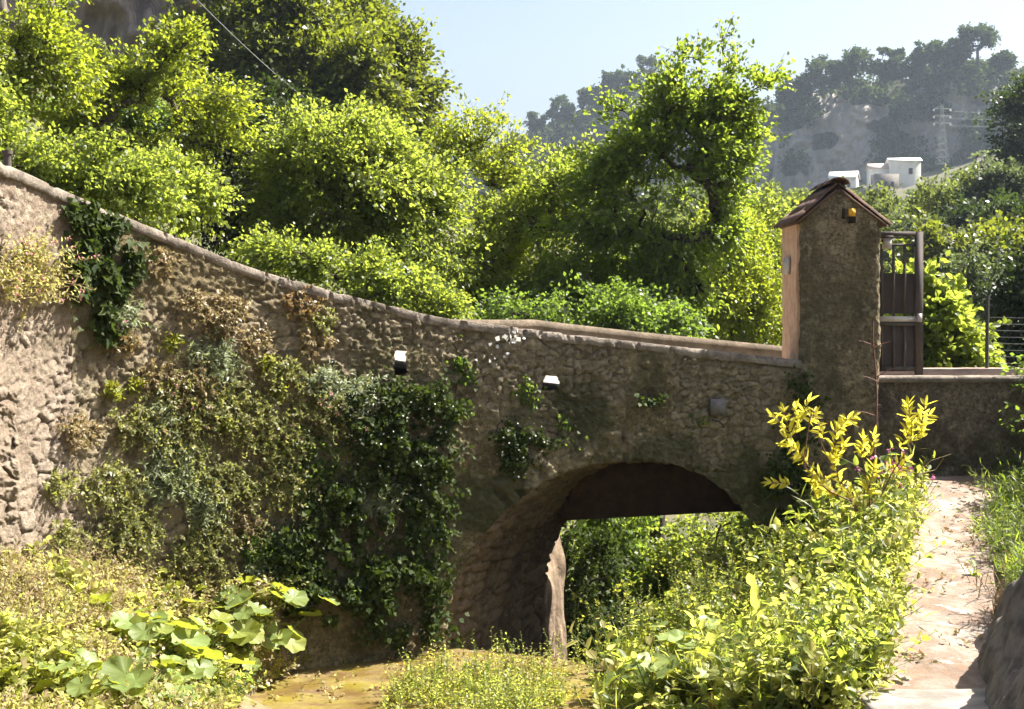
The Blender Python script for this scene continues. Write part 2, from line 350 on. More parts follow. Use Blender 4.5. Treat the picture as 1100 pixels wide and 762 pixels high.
# strip behind the viewpoint
mb = MB(); mb.add(V, grid_faces(V.shape[0], V.shape[1]))
m, t, o = newmat('bank_soil'); tc = nd(t, 'ShaderNodeTexCoord'); p = nd(t, 'ShaderNodeBsdfPrincipled', i_Roughness=.95)
c1 = mixc(t, ramp(t, noise(t, tc.outputs['Object'], 3, 7, .7), [(.35, 0.), (.65, 1.)]), (.22, .15, .085), (.10, .075, .04))
c1 = mixc(t, ramp(t, noise(t, tc.outputs['Object'], 1.1, 5, .6), [(.5, 0.), (.6, .7)]), c1, (.16, .16, .04))
t.links.new(c1, p.inputs['Base Color']); bp = nd(t, 'ShaderNodeBump', i_Strength=.7, i_Distance=.03); t.links.new(noise(t, tc.outputs['Object'], 22, 6, .7), bp.inputs['Height']); t.links.new(bp.outputs[0], p.inputs['Normal']); t.links.new(p.outputs[0], o.inputs[0]); M['soil'] = m
tag(mb.build('ground', M['soil'], smooth=True), kind='structure')
mb = MB(); xx, yy = np.meshgrid(np.linspace(-60, 60, 40), np.linspace(-60, 2.6, 24)); 
zz = np.where(yy > 2.4, front_z(np.clip(xx, -4, 4), yy)-.01, -1.75+.1*fbm(xx*.3, yy*.3, 0, 3)); mb.add(np.stack([xx, yy, zz], -1), grid_faces(24, 40)); tag(mb.build('ground', M['soil'], smooth=True), kind='structure')

# stream bed: wet ochre concrete apron
xs = np.linspace(-3.6, 1.6, 170); ys = np.linspace(9.0, 14.6, 180); xx, yy = np.meshgrid(xs, ys)
wob = .05*(fbm(xx*4, yy*4, 3)-.5)
ins = inpoly(xx+wob, yy+wob, BEDXY); px_ = xx/yy*F+CX
zz = BEDZ+.05*(fbm(xx*1.2, yy*1.2, 3, 3)-.5)+.03*(fbm(xx*6, yy*6, 0, 5)-.5)
keep = ins[:-1, :-1] & ins[1:, :-1] & ins[:-1, 1:] & ins[1:, 1:]
m, t, o = newmat('algae_bed'); tc = nd(t, 'ShaderNodeTexCoord'); p = nd(t, 'ShaderNodeBsdfPrincipled', i_Roughness=.55)
mp = nd(t, 'ShaderNodeMapping'); mp.inputs['Rotation'].default_value = (0, 0, -.5); mp.inputs['Scale'].default_value = (.7, 2.2, 1); t.links.new(tc.outputs['Object'], mp.inputs[0])
c1 = mixc(t, ramp(t, noise(t, mp.outputs[0], 1.8, 7, .65, .5), [(.38, 0.), (.6, 1.)]), (.105, .062, .022), (.165, .13, .016))
c1 = mixc(t, ramp(t, noise(t, mp.outputs[0], 5, 6, .7), [(.52, 0.), (.66, .85)]), c1, (.10, .055, .02))
t.links.new(c1, p.inputs['Base Color']); t.links.new(ramp(t, noise(t, tc.outputs['Object'], 3, 4), [(.4, .35), (.6, .8)]), p.inputs['Roughness'])
bp = nd(t, 'ShaderNodeBump', i_Strength=.5, i_Distance=.02); t.links.new(noise(t, tc.outputs['Object'], 18, 6, .7), bp.inputs['Height']); t.links.new(bp.outputs[0], p.inputs['Normal']); t.links.new(p.outputs[0], o.inputs[0]); M['bed'] = m
mb = MB(); mb.add(np.stack([xx, yy, zz], -1), grid_faces(180, 170, keep)); tag(mb.build('stream_bed', M['bed'], smooth=True), kind='structure')

# path on the right: worn concrete with leaf litter
m, t, o = newmat('worn_path'); tc = nd(t, 'ShaderNodeTexCoord'); p = nd(t, 'ShaderNodeBsdfPrincipled', i_Roughness=.9)
c1 = mixc(t, ramp(t, noise(t, tc.outputs['Object'], 2.2, 7, .7, .4), [(.40, 0.), (.58, 1.)]), (.275, .225, .185), (.165, .113, .08))
c1 = mixc(t, ramp(t, noise(t, tc.outputs['Object'], 9, 7, .75), [(.48, 0.), (.66, .8)]), c1, (.22, .12, .07))
c1 = mixc(t, ramp(t, noise(t, tc.outputs['Object'], 4, 5, .6), [(.60, 0.), (.68, .6)]), c1, (.62, .54, .47))
t.links.new(c1, p.inputs['Base Color']); bp = nd(t, 'ShaderNodeBump', i_Strength=.8, i_Distance=.03); t.links.new(noise(t, tc.outputs['Object'], 16, 7, .75), bp.inputs['Height']); t.links.new(bp.outputs[0], p.inputs['Normal']); t.links.new(p.outputs[0], o.inputs[0]); M['path'] = m
ds = np.linspace(5, 15.0, 220); l, r, z = path_edge(ds); s = np.linspace(0, 1, 40)
xx = l[:, None]+(r-l)[:, None]*s; yy = np.repeat(ds[:, None], 40, 1); xx = xx+.06*(fbm(yy*2, xx*2, 9)-.5)
zz = z[:, None]+.06*(fbm(xx*3, yy*3, 1, 5)-.5)+.045; zz[:, 0] -= .2; zz[:, -1] -= .2
mb = MB(); mb.add(np.stack([xx, yy, zz], -1), grid_faces(220, 40)); tag(mb.build('path', M['path'], smooth=True), kind='structure')
# pale concrete slab across the near end of the path
mb = MB(); a, b = 7.5, 9.35; xs = np.linspace(2.2, 4.4, 60); ys = np.linspace(a, b, 40); xx, yy = np.meshgrid(xs, ys); zz = -2.47+.012*(fbm(xx*6, yy*6, 2)-.5)+.0*xx
yy = yy+.04*(fbm(xx*3, 1, 4)-.5)
zz[-1] -= .18; zz[:, 0] -= .2
mb.add(np.stack([xx, yy, zz], -1), grid_faces(40, 60)); M['slab'] = simple_mat('slab_concrete', (.27, .24, .21), (.15, .135, .115), 4, .9, .5, 25)
tag(mb.build('pavement', M['slab'], smooth=True), kind='structure')
# rock bank rising on the right, runs on out of view
M['rock'] = simple_mat('dark_rock', (.17, .145, .12), (.07, .06, .048), 6, .95, 1., 9, det=9)
uu = np.concatenate([[-.25], np.geomspace(.02, 3.2, 90)-.02]); ys = np.linspace(5.0, 11.2, 150); UU, yy = np.meshgrid(uu, ys); xx = .324*yy+.06+.10*(fbm(yy*1.3, 2, 5)-.5)+UU+.12*(fbm(yy*4, UU*3, 9, 3)-.5)*(UU > 0)
hgt = 1.9*(1-np.exp(-np.maximum(UU, 0)*1.25))*sstep(11.2, 9.6, yy)+.42*(fbm(xx*2.2, yy*2.2, 6, 5)-.5)*sstep(0, .3, UU)+.34*np.abs(fbm(xx*5, yy*5, 2, 6)-.5)*sstep(0, .1, UU)
zz = -2.52+hgt-.3*(UU < 0)+.10*np.clip(yy-9.5, 0, 2)-.5*sstep(10.6, 11.2, yy)
mb = MB(); mb.add(np.stack([xx, yy, zz], -1), grid_faces(150, 91)); tag(mb.build('rock_bank', M['rock'], smooth=True), kind='structure')

# ------------------------------------------------------------------ valley and hillside behind the bridge
def dstart(px):
    px = np.asarray(px, float); q = np.clip(px, -200, 860); n = wnorm(q); return np.where(px <= 860, wd(q)+np.where(q > 440, 2.95, (DECK_W+.35)/np.maximum(-n[..., 1], .45)), 17.6)
bpnt = []
for px in (-200, -100, 0, 100, 200, 300, 400): d = float(dstart(px)); bpnt.append((px, HY-float(decktop(px)-.1)/d*F, d))
bpnt += [(480,700,17.3),(560,880,17.5),(700,900,17.6),(830,800,17.6),(900,520,17.8),(1000,490,17.8),(1200,450,18),
 (-200,0,25),(0,110,25),(100,180,25),(250,290,25),(380,400,25),(480,540,25),(600,680,25),(800,640,25),(950,520,25),(1100,440,25),(1400,380,25),
 (-200,0,45),(100,105,45),(0,70,45),(250,130,45),(400,240,45),(500,340,45),(650,480,45),(800,470,45),(950,420,45),(1080,370,45),(1400,280,45),
 (-100,-80,90),(100,20,90),(300,120,90),(450,260,90),(600,330,90),(800,335,90),(950,310,90),(1080,280,90),(1400,170,90),
 (0,40,160),(300,180,160),(500,280,160),(700,265,160),(850,257,160),(1000,247,160),(1100,228,160),(1400,120,160),
 (300,240,240),(500,255,240),(700,242,240),(850,232,240),(960,222,240),(1030,193,240),(1090,172,240),(1400,60,240),
 (0,220,350),(300,250,350),(500,245,350),(700,229,350),(820,218,350),(900,208,350),(960,200,350),(1010,187,350),(1100,160,350),(1400,40,350),
 (0,220,500),(500,240,500),(900,205,500),(1400,60,500)]
BP = [(a/220, 2.6*math.log(d)) for a, b, d in bpnt]; BZ = [b for a, b, d in bpnt]
back_y0 = rbf_fit(BP, BZ, .25, .01)
def back_z(x, y):
    x = np.asarray(x, float); y = np.asarray(y, float); px = np.clip(x/y*F+CX, -900, 2000)
    return (HY-back_y0(np.stack([px/220, 2.6*np.log(y)], -1)))/F*y + .02*y*(fbm(x*8/y+3, np.log(y)*9, 0, 4)-.5)
cpx = np.concatenate([np.linspace(-900, -220, 16)[:-1], np.linspace(-220, 1300, 190), np.linspace(1300, 2000, 16)[1:]])
s = np.concatenate([[0], np.geomspace(.15, 480, 150)]); gd = dstart(cpx)[None]+s[:, None]; gx = (cpx[None]-CX)/F*gd; gz = back_z(gx, gd)
V = np.stack([gx, gd, gz], -1); V = np.concatenate([(V[0]-[0, 0, 6.])[None], V], 0)
mb = MB(); mb.add(V, grid_faces(V.shape[0], V.shape[1]))
M['hill'] = simple_mat('hillside_scrub', (.06, .07, .026), (.10, .085, .045), .35, .95, .8, 6)
tag(mb.build('hillside', M['hill'], smooth=True), kind='structure')

# steep rock face above the left-hand trees
def rock_mat(name, a, b, c, veg, vs, sx=1.0):
    m, t, o = newmat(name); tc = nd(t, 'ShaderNodeTexCoord'); p = nd(t, 'ShaderNodeBsdfPrincipled', i_Roughness=.95); p.inputs['Specular IOR Level'].default_value = .1
    mp = nd(t, 'ShaderNodeMapping'); mp.inputs['Scale'].default_value = (1, 1, .3); t.links.new(tc.outputs['Object'], mp.inputs[0])
    k = mixc(t, ramp(t, noise(t, mp.outputs[0], sx*.9, 8, .7, .8), [(.36, 0.), (.62, 1.)]), a, b)
    k = mixc(t, ramp(t, noise(t, mp.outputs[0], sx*4, 6, .7), [(.5, 0.), (.68, .8)]), k, c)
    if veg: 
        at_ = nd(t, 'ShaderNodeAttribute', attribute_name='mask'); k = mixc(t, at_.outputs['Fac'], k, veg)
    t.links.new(k, p.inputs['Base Color']); bp = nd(t, 'ShaderNodeBump', i_Strength=.8, i_Distance=vs); t.links.new(noise(t, mp.outputs[0], sx*2.5, 8, .72), bp.inputs['Height']); t.links.new(bp.outputs[0], p.inputs['Normal']); t.links.new(p.outputs[0], o.inputs[0]); return m
M['nearcliff'] = rock_mat('brown_rock', (.34, .28, .235), (.17, .135, .115), (.42, .36, .31), None, .3, .5)
pxs = np.linspace(-500, 440, 190); yt = np.interp(pxs, [-500, 200, 330, 400, 440], [-420, -300, -40, 60, 140]); vv = np.linspace(0, 1, 110)
PX, VV = np.meshgrid(pxs, vv); PY = 300+(yt[None]-300)*VV; D = 50+7*VV+5*(fbm(PX/70, PY/70, 0, 5)-.5)+2*np.abs(fbm(PX/25, PY/60, 4, 4)-.5)
V = np.stack([(PX-CX)/F*D, D, (HY-PY)/F*D], -1); top = V[-1]+[0, 25, 2.]
V = np.concatenate([V, top[None]], 0); mb = MB(); mb.add(V, grid_faces(111, 190)); tag(mb.build('cliff', M['nearcliff'], smooth=True), kind='structure')

# far cliff and ridge across the valley
ridx = [430, 520, 560, 600, 650, 700, 730, 770, 810, 850, 900, 950, 985, 1003, 1050, 1100, 1200, 1400]
ridy = [220, 165, 146, 128, 106, 92, 98, 112, 118, 108, 92, 86, 84, 66, 64, 76, 66, 40]
pxs = np.linspace(430, 1400, 420); yt = smooth_interp(ridx, ridy, pxs, 6); vv = np.linspace(0, 1, 170)
PX, VV = np.meshgrid(pxs, vv); ybot = np.interp(pxs, [430, 820, 960, 1100, 1400], [262, 238, 222, 215, 215]); PY = ybot[None]+(yt-ybot)[None]*VV
base_d = np.interp(pxs, [430, 700, 780, 850, 1000, 1400], [520, 500, 440, 400, 395, 380])
relief = 20*(fbm(PX/60, PY/150, 0, 5)-.5)+9*np.abs(fbm(PX/18, PY/60, 7, 4)-.5)+4*(fbm(PX/6, PY/8, 2, 3)-.5)
D = base_d[None]+relief+np.interp(VV, [0, .25, .8, 1], [-3, 1, 5, 14])
V = np.stack([(PX-CX)/F*D, D, (HY-PY)/F*D], -1)
veg = sstep(.54, .58, fbm(PX/34+3, PY/30, 5, 4)-.12*np.exp(-((PX-845)/55)**2)*sstep(.5, .2, VV)+.10*sstep(.75, 1, VV)-.07*sstep(.35, .0, VV)+.2*sstep(720, 640, PX))
farV, farveg = V.copy(), veg.copy()
top = V[-1]+np.array([0, 90, -6.]); V = np.concatenate([V, top[None]], 0); a4 = np.concatenate([veg, veg[-1:]], 0)
mb = MB(); mb.add(V, grid_faces(171, 420)); M['farcliff'] = rock_mat('far_rock', (.36, .33, .30), (.15, .135, .125), (.44, .40, .37), (.045, .05, .025), 3., .05)
tag(mb.build('mountain', M['farcliff'], smooth=True, attr=np.repeat(a4.reshape(-1, 1), 4, 1)), kind='structure')

# ------------------------------------------------------------------ stone bridge
br = thing('stone_bridge', 'old rubble stone bridge with a single arch and a sweeping mortar coping', 'bridge')
ARC = [(470,760),(471,705),(474,668),(480,640),(490,612),(503,588),(520,566),(543,543),(570,523),(600,508),(630,499),(660,495),(690,494),(720,497),(745,505),(770,520),(790,540),(806,562),(818,590),(826,625),(830,680),(831,760)]
ARC = np.array(ARC, float)
tt = np.linspace(0, 1, len(ARC)); tq = np.linspace(0, 1, 240)
def cr(y): 
    k = np.arange(-30, 31); g = np.exp(-.5*(k/5.)**2); g /= g.sum(); v = np.interp(tq, tt, y); return np.convolve(np.pad(v, 30, mode='reflect', reflect_type='odd'), g, 'valid')
ARC = np.stack([cr(ARC[:, 0]), cr(ARC[:, 1])], 1)
ARC += .8*np.stack([fbm(tq*60, 0, 1)-.5, fbm(tq*60, 5, 1)-.5], 1)*4
apx, apy = ARC[:, 0], ARC[:, 1]
def build_face(name, px0, px1, cell, zb, mat, parent, holes, regions):
    g = np.linspace(px0, px1, 4000); xy = wxy(g); g0 = np.linspace(-250, px0, 1500) if px0 > -250 else None; s00 = np.linalg.norm(np.diff(wxy(g0), axis=0), axis=1).sum() if px0 > -250 else 0; sarc = np.concatenate([[0], np.cumsum(np.linalg.norm(np.diff(xy, axis=0), axis=1))])
    nc = int(sarc[-1]/cell)+1; su = np.linspace(0, sarc[-1], nc); pu = np.interp(su, sarc, g); zt = wtop(pu)-.05
    nr = int((zt.max()-zb)/cell)+1; v = np.linspace(0, 1, nr)
    Z = zb+(zt-zb)[None]*v[:, None]; PU = np.repeat(pu[None], nr, 0); SU = np.repeat(su[None]+s00, nr, 0)
    PYv = HY-Z/wd(PU)*F
    # snapping the rim of the arch
    inside = inpoly(PU, PYv, ARC)
    hole = inside.copy()
    rag = 5*(fbm(SU*14, Z*14, 66, 3)-.5); PUr, PYr = PU+rag, PYv+5*(fbm(SU*14, Z*14, 36, 3)-.5)
    for (a, b, c, d_) in holes: hole |= (PUr > a) & (PUr < c) & (PYr > b) & (PYr < d_)
    kq = ~(hole[:-1, :-1] & hole[1:, :-1] & hole[:-1, 1:] & hole[1:, 1:])
    for (a, b, c, d_) in holes:
        hh = (PUr > a) & (PUr < c) & (PYr > b) & (PYr < d_); kq &= ~(hh[:-1, :-1] | hh[1:, 1:])
    ii = np.argwhere(inside)
    if len(ii):
        near = np.zeros_like(inside); out = ~inside
        nb = np.zeros_like(inside); nb[1:] |= out[:-1]; nb[:-1] |= out[1:]; nb[:, 1:] |= out[:, :-1]; nb[:, :-1] |= out[:, 1:]
        nb[1:, 1:] |= out[:-1, :-1]; nb[:-1, :-1] |= out[1:, 1:]; nb[1:, :-1] |= out[:-1, 1:]; nb[:-1, 1:] |= out[1:, :-1]
        ed = inside & nb; q = np.stack([PU[ed], PYv[ed]], 1)
        dd = ((q[:, None]-ARC[None])**2).sum(-1); k = dd.argmin(1); PU[ed] = ARC[k, 0]; PYv[ed] = ARC[k, 1]
        Z = (HY-PYv)/F*wd(PU)
    P, N = wpoint(PU, PYv)
    wx = SU+.12*(fbm(SU*3, Z*3, 11)-.5); wz = Z+.10*(fbm(SU*3, Z*3, 31)-.5)
    f1, f2, idr = voronoi(wx/.25+.5*fbm(wx*1.5, wz*1.5, 4, 2), wz/.155+.9*fbm(wx*1.2, wz*1.2, 9, 2)); e = f2-f1; stone = sstep(.015, .10, e)
    f1b, f2b, idb = voronoi(wx/.10+40, wz/.08+7)
    big = fbm(SU*.8, Z*.9, 77, 3)
    use_small = sstep(.5, .6, fbm(SU*1.1+9, Z*1.4, 7, 3)); stone = stone*(1-use_small)+sstep(.015, .11, f2b-f1b)*use_small; idr = np.where(use_small > .5, idb, idr)
    arcd = np.full(PU.shape, 1e3); 
    for k in range(0, 240, 6): arcd = np.minimum(arcd, np.hypot(PU-ARC[k, 0], PYv-ARC[k, 1]))
    pl = regions(PU, PYv, SU, Z, arcd)
    rough = fbm(SU*34, Z*34, 3, 4)-.5+.35*(fbm(SU*12, Z*12, 6, 3)-.5)
    disp = (1-pl)*(stone*(.02+.04*idr)-.012)+pl*(.035+.03*(fbm(SU*3, Z*3, 5, 4)-.5))+.05*rough*(1-.1*pl)+.05*(big-.5)
    # voussoirs round the arch
    near_i = np.zeros(PU.shape, int); dm = np.full(PU.shape, 1e9)
    for k in range(0, 240, 2):
        q = np.hypot(PU-ARC[k, 0], PYv-ARC[k, 1]); nn2 = q < dm; dm = np.where(nn2, q, dm); near_i = np.where(nn2, k, near_i)
    al = np.concatenate([[0], np.cumsum(np.hypot(np.diff(ARC[:, 0]), np.diff(ARC[:, 1])))])[near_i]/15.+.5*(fbm(SU*5, Z*5, 4, 2)-.5); vi = np.floor(al); vj = np.minimum(al-vi, 1-(al-vi)); rw_ = 27+9*hsh(vi, 3, 3)
    ring = sstep(rw_, rw_-3, dm)*sstep(.40, .55, fbm(SU*1.3, Z*1.3, 91, 3)+.12*(PU < 640)-.05); vst = sstep(.03, .12, vj)
    disp = disp*(1-ring)+ring*(vst*(.03+.04*hsh(vi, 7, 7))+.05*rough); pl = pl*(1-.6*ring); idr = np.where(ring > .5, hsh(vi, 9, 1), idr); e = np.where(ring > .5, vj, e)
    edge = sstep(5, 0, arcd); disp = disp*(1-edge*.7)
    disp = disp*np.where(PU < 72, .62, .62+.38*sstep(72, 140, PU))
    P = P+N*disp[..., None]
    mort = (1-pl)*(1-sstep(.02, .14, np.where(use_small > .5, f2b-f1b, e)))*.85
    moss = .75*sstep(.56, .68, fbm(SU*1.3+5, Z*1.1, 55, 5))*sstep(330, 420, PU)*sstep(-.2, -1, Z)+.4*sstep(.6, .7, fbm(SU*2, Z*2, 45, 4))
    A = np.stack([idr, mort*.6, pl, np.clip(moss, 0, .85)], -1)
    mb = MB(); mb.add(P, grid_faces(nr, nc, kq)); return mb.build(name, mat, parent, True, A.reshape(-1, 4))
HOLES = [(422, 375, 433, 402), (583, 405, 597, 419)]
def reg_main(PU, PY, SU, Z, arcd):
    n = fbm(SU*1.2, Z*1.3, 21, 4)
    top = (PY-smooth_interp(TPX, TPY, PU, 14))
    pl = sstep(.44, .54, n+.14*sstep(60, 110, top)*(PU > 380)-.12*sstep(70, 20, top)*(PU > 380)-.1*sstep(45, 20, arcd))
    left = sstep(130, 70, PU)
    ledge = 330+4*np.sin(PU/9)
    pl = pl*(1-.55*left*sstep(ledge-4, ledge+4, PY))
    pl = np.maximum(pl, sstep(ledge+3, ledge-5, PY)*sstep(430, 300, PU)*sstep(.30, .42, n+.06))
    return np.clip(np.maximum(pl, .38*(1-left)), 0, 1)
build_face('sunlit_wall', -250, 72, .0155, -4.4, M['litpalewall'], br, [], reg_main)
build_face('front_wall', 72, 868, .0155, -4.4, M['wall'], br, HOLES, reg_main)
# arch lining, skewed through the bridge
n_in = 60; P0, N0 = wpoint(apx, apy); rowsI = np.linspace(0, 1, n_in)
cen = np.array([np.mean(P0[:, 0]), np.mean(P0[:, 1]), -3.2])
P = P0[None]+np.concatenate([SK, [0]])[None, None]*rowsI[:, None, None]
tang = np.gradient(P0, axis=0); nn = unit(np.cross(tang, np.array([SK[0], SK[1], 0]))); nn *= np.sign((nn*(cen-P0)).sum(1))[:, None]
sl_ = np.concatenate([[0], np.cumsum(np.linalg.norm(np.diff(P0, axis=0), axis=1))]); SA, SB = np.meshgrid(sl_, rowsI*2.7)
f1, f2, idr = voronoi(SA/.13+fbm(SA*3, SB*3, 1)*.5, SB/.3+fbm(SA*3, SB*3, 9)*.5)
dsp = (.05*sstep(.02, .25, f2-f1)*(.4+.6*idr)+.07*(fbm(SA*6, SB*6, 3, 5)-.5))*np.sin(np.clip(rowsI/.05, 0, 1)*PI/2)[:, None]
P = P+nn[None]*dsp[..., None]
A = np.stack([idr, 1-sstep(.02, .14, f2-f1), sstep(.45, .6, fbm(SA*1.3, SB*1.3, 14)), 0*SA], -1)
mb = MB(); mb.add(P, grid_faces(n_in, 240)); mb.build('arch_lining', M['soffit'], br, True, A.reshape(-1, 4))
# back spandrel wall with the flat-headed opening, and the heavy lintel
g = np.linspace(-250, 868, 240); xyf = wxy(g); nf = wnorm(g); bk = bridge_back(g)
zt = wtop(g)+np.interp(g, [300, 400, 470, 868], [-.3, -.25, -.11, -.05]); 
mb = MB()
zlev = np.linspace(-8, 0, 60)
Zb = np.concatenate([np.repeat(zlev[:, None], 240, 1)], 0); Zb = -8+(zt+8)[None]*np.linspace(0, 1, 90)[:, None]
for off in (0, .14):
    X = np.stack([np.repeat((bk-nf*off)[None, :, 0], 90, 0), np.repeat((bk-nf*off)[None, :, 1], 90, 0), Zb], -1)
    op = (X[..., 0] > .28) & (X[..., 0] < 3.8) & (X[..., 2] < -2.26); kq = ~(op[:-1, :-1] | op[1:, 1:] | op[1:, :-1] | op[:-1, 1:]); mb.add(X, grid_faces(90, 240, kq))
tp = np.stack([np.stack([(bk+nf*.03)[:, 0], (bk+nf*.03)[:, 1], zt], -1), np.stack([(bk-nf*.17)[:, 0], (bk-nf*.17)[:, 1], zt+.004], -1)], 0); tp2 = tp+np.array([0, 0, .07])
mb.add(np.stack([tp[0], tp2[0], tp2[1], tp[1]], 0), grid_faces(4, 240))
mb.build('back_parapet', M['oldstone'], br, True)
b0, b1 = bridge_back(np.array([485.])), bridge_back(np.array([845.])); tx = unit(b1[0]-b0[0]); axl = np.array([[tx[0], tx[1], 0], [-tx[1], tx[0], 0], [0, 0, 1]]); mid = (b0[0]+b1[0])/2; hl = np.linalg.norm(b1[0]-b0[0])/2
mb = MB(); mb.box((mid[0]+tx[1]*.3, mid[1]-tx[0]*.3, -1.92), (hl, .27, .36), axl); mb.box((mid[0]+tx[1]*.68, mid[1]-tx[0]*.68, -1.86), (hl, .06, .22), axl); mb.build('lintel', simple_mat('lintel_brick', (.075, .042, .028), (.035, .022, .016), 7, .95, .9, 12), br)
# deck
zd = decktop(g); lft = xyf-nf*.1
X = np.stack([np.stack([lft[:, 0], lft[:, 1], zd], -1), np.stack([bk[:, 0], bk[:, 1], zd+.02], -1)], 0)
X = np.concatenate([X, (X[1:2]-[0, 0, .18]), (X[0:1]-[0, 0, .18])], 0); mb = MB(); mb.add(X, grid_faces(4, 240)); mb.build('deck', M['deck'], br)
# parapet inner face and drain-hole reveals
mb = MB(); inn = xyf-nf*.42; nz = 24; Zi = (zd-.1)[None]+((wtop(g)-.03)-(zd-.1))[None]*np.linspace(0, 1, nz)[:, None]
X = np.stack([np.repeat(inn[None, :, 0], nz, 0), np.repeat(inn[None, :, 1], nz, 0), Zi], -1); PYi = HY-Zi/wd(g)[None]*F; PUi = np.repeat(g[None], nz, 0); hk = np.zeros(PUi.shape, bool)
for (a, b, c, d_) in HOLES: hk |= (PUi > a+2) & (PUi < c+28) & (PYi > b-2) & (PYi < d_+8)
kq = ~(hk[:-1, :-1] | hk[1:, 1:] | hk[1:, :-1] | hk[:-1, 1:]); mb.add(X, grid_faces(nz, 240, kq)); mb.build('inner_parapet', M['deck'], br)
mb = MB()
for (a, b, c, d_) in HOLES:
    q, n = wpoint([a-2, c+2, c+2, a-2], [b-2, b-2, d_+2, d_+2], -.04); q = q.reshape(4, 3); back_ = q+np.array([0, .5, 0])+at(0, 0, .5)*0+np.stack([q[:, 0]/q[:, 1]*.5, 0*q[:, 0], q[:, 2]/q[:, 1]*.5], -1); mb.add(np.concatenate([q, back_]), [[0, 1, 5, 4], [1, 2, 6, 5], [2, 3, 7, 6], [3, 0, 4, 7]]); mb.build('drain_reveal', M['oldstone'], br); mb = MB()

# bricked-up drain with a grey slate
q, n = wpoint([760, 776], [446, 430], .0); mb = MB(); ctr, nn_ = wpoint(np.array([768.]), np.array([437.]), .05); ax = np.stack([[-nn_[0][1], nn_[0][0], 0], nn_[0], [0, 0, 1]])
mb.box(ctr[0], (.085, .02, .085), ax); mb.build('drain_slate', simple_mat('slate', (.16, .15, .15), (.11, .1, .1), 9, .8, .3), br)
# coping following the sweep
g2 = np.linspace(-250, 862, 900); xyf = wxy(g2); nf = wnorm(g2); zt = wtop(g2)
prof = [(-.5, -.08), (-.5, -.01), (-.46, .0), (-.1, .004), (.05, .003), (.055, -.001), (.056, -.04), (.055, -.078), (.05, -.082), (-.1, -.085)]
rr = []
for k, (a, b) in enumerate(prof):
    j = .022*(fbm(g2/45+.15*k, .3*k, 4, 6)-.5)-.022*sstep(.64, .68, fbm(g2/11, .2*k, 9, 4)); off = a+j; rr.append(np.stack([xyf[:, 0]+nf[:, 0]*off, xyf[:, 1]+nf[:, 1]*off, zt+b+.022*(fbm(g2/50, .1*k, 8, 6)-.5)-.012*sstep(.62, .66, fbm(g2/13, 3, 2, 4))], -1))
rr.append(rr[0]); mb = MB(); mb.add(np.stack(rr, 0), grid_faces(len(rr), 900)); mb.build('coping', M['coping'], br)
# the left jamb runs on behind the bridge as a rough abutment that the sun reaches
yy = np.linspace(0, .95, 60); zz = np.linspace(-7, -2.5, 170); YY, ZZ = np.meshgrid(yy, zz); p0 = np.array([.30, 16.03]); sd = unit(SK); nrm2 = np.array([sd[1], -sd[0]])
dd_ = .05*(fbm(YY*4, ZZ*2.2, 3, 5)-.5)+.06*sstep(.05, .3, np.abs(fbm(YY*3, ZZ*1.2, 8, 3)-.5))-.12*sstep(.75, .95, YY)-.10*sstep(-3.1, -2.5, ZZ)
Xj = np.stack([p0[0]+sd[0]*YY+nrm2[0]*dd_, p0[1]+sd[1]*YY+nrm2[1]*dd_, ZZ], -1); Xe = Xj[:, -1]; back_e = Xe-np.array([nrm2[0], nrm2[1], 0])*.8; topj = Xj[-1]-np.array([nrm2[0], nrm2[1], 0])*.8
mb = MB(); mb.add(Xj, grid_faces(170, 60)); mb.add(np.stack([Xe, back_e], 1), grid_faces(170, 2)); mb.add(np.stack([Xj[-1], topj], 0), grid_faces(2, 60)); mb.build('abutment', M['abut'], br, True)
settle(br, (1.2, 15.0, -4.0))

# rough pier on the far left, nearer than the wall
pw = thing('stone_pier', 'sunlit pale rubble pier at the foot of the wall, cut off by the left edge', 'wall')
pxs = np.linspace(-160, 26, 170); vv = np.linspace(0, 1, 210); PX, VV = np.meshgrid(pxs, vv)
d0 = np.interp(pxs, [-160, 0, 18, 26], [8.3, 10.62, 10.85, 11.35]); PYt = 412+14*(fbm(pxs/9, 2, 2, 3)-.5)+.6*np.maximum(pxs, -40); PY = 640+(PYt[None]-640)*VV
PXs = PX-6*(1-VV)*0+10*(fbm(PY/30, 3, 1, 3)-.5)*sstep(0, 26, PX); Dd = d0[None]+.10*VV+.0*PX
f1, f2, idr = voronoi(PX/22+fbm(PX/30, PY/30, 2), PY/17+fbm(PX/30, PY/30, 7)); st = sstep(.02, .3, f2-f1); Dd = Dd-.06*st*(.3+idr)*(1-.6*sstep(.45, .6, fbm(PX/45, PY/45, 8)))-.16*(fbm(PX/9, PY/9, 3, 5)-.5)-.12*(fbm(PX/40, PY/40, 5)-.5)
A = np.stack([idr, (1-sstep(.02, .12, f2-f1))*.45, .35+.6*sstep(.45, .6, fbm(PX/45, PY/45, 8)), 0*idr], -1)
V = np.stack([(PXs-CX)/F*Dd, Dd, (HY-PY)/F*Dd], -1); V = np.concatenate([V, (V[-1]+np.array([.02, .75, .25]))[None]], 0); A = np.concatenate([A, A[-1:]], 0)
mb = MB(); mb.add(V, grid_faces(211, 170)); mb.build('stone_face', M['litpalewall'], pw, True, A.reshape(-1, 4)); settle(pw, (-4.0, 10.7, -2.0))

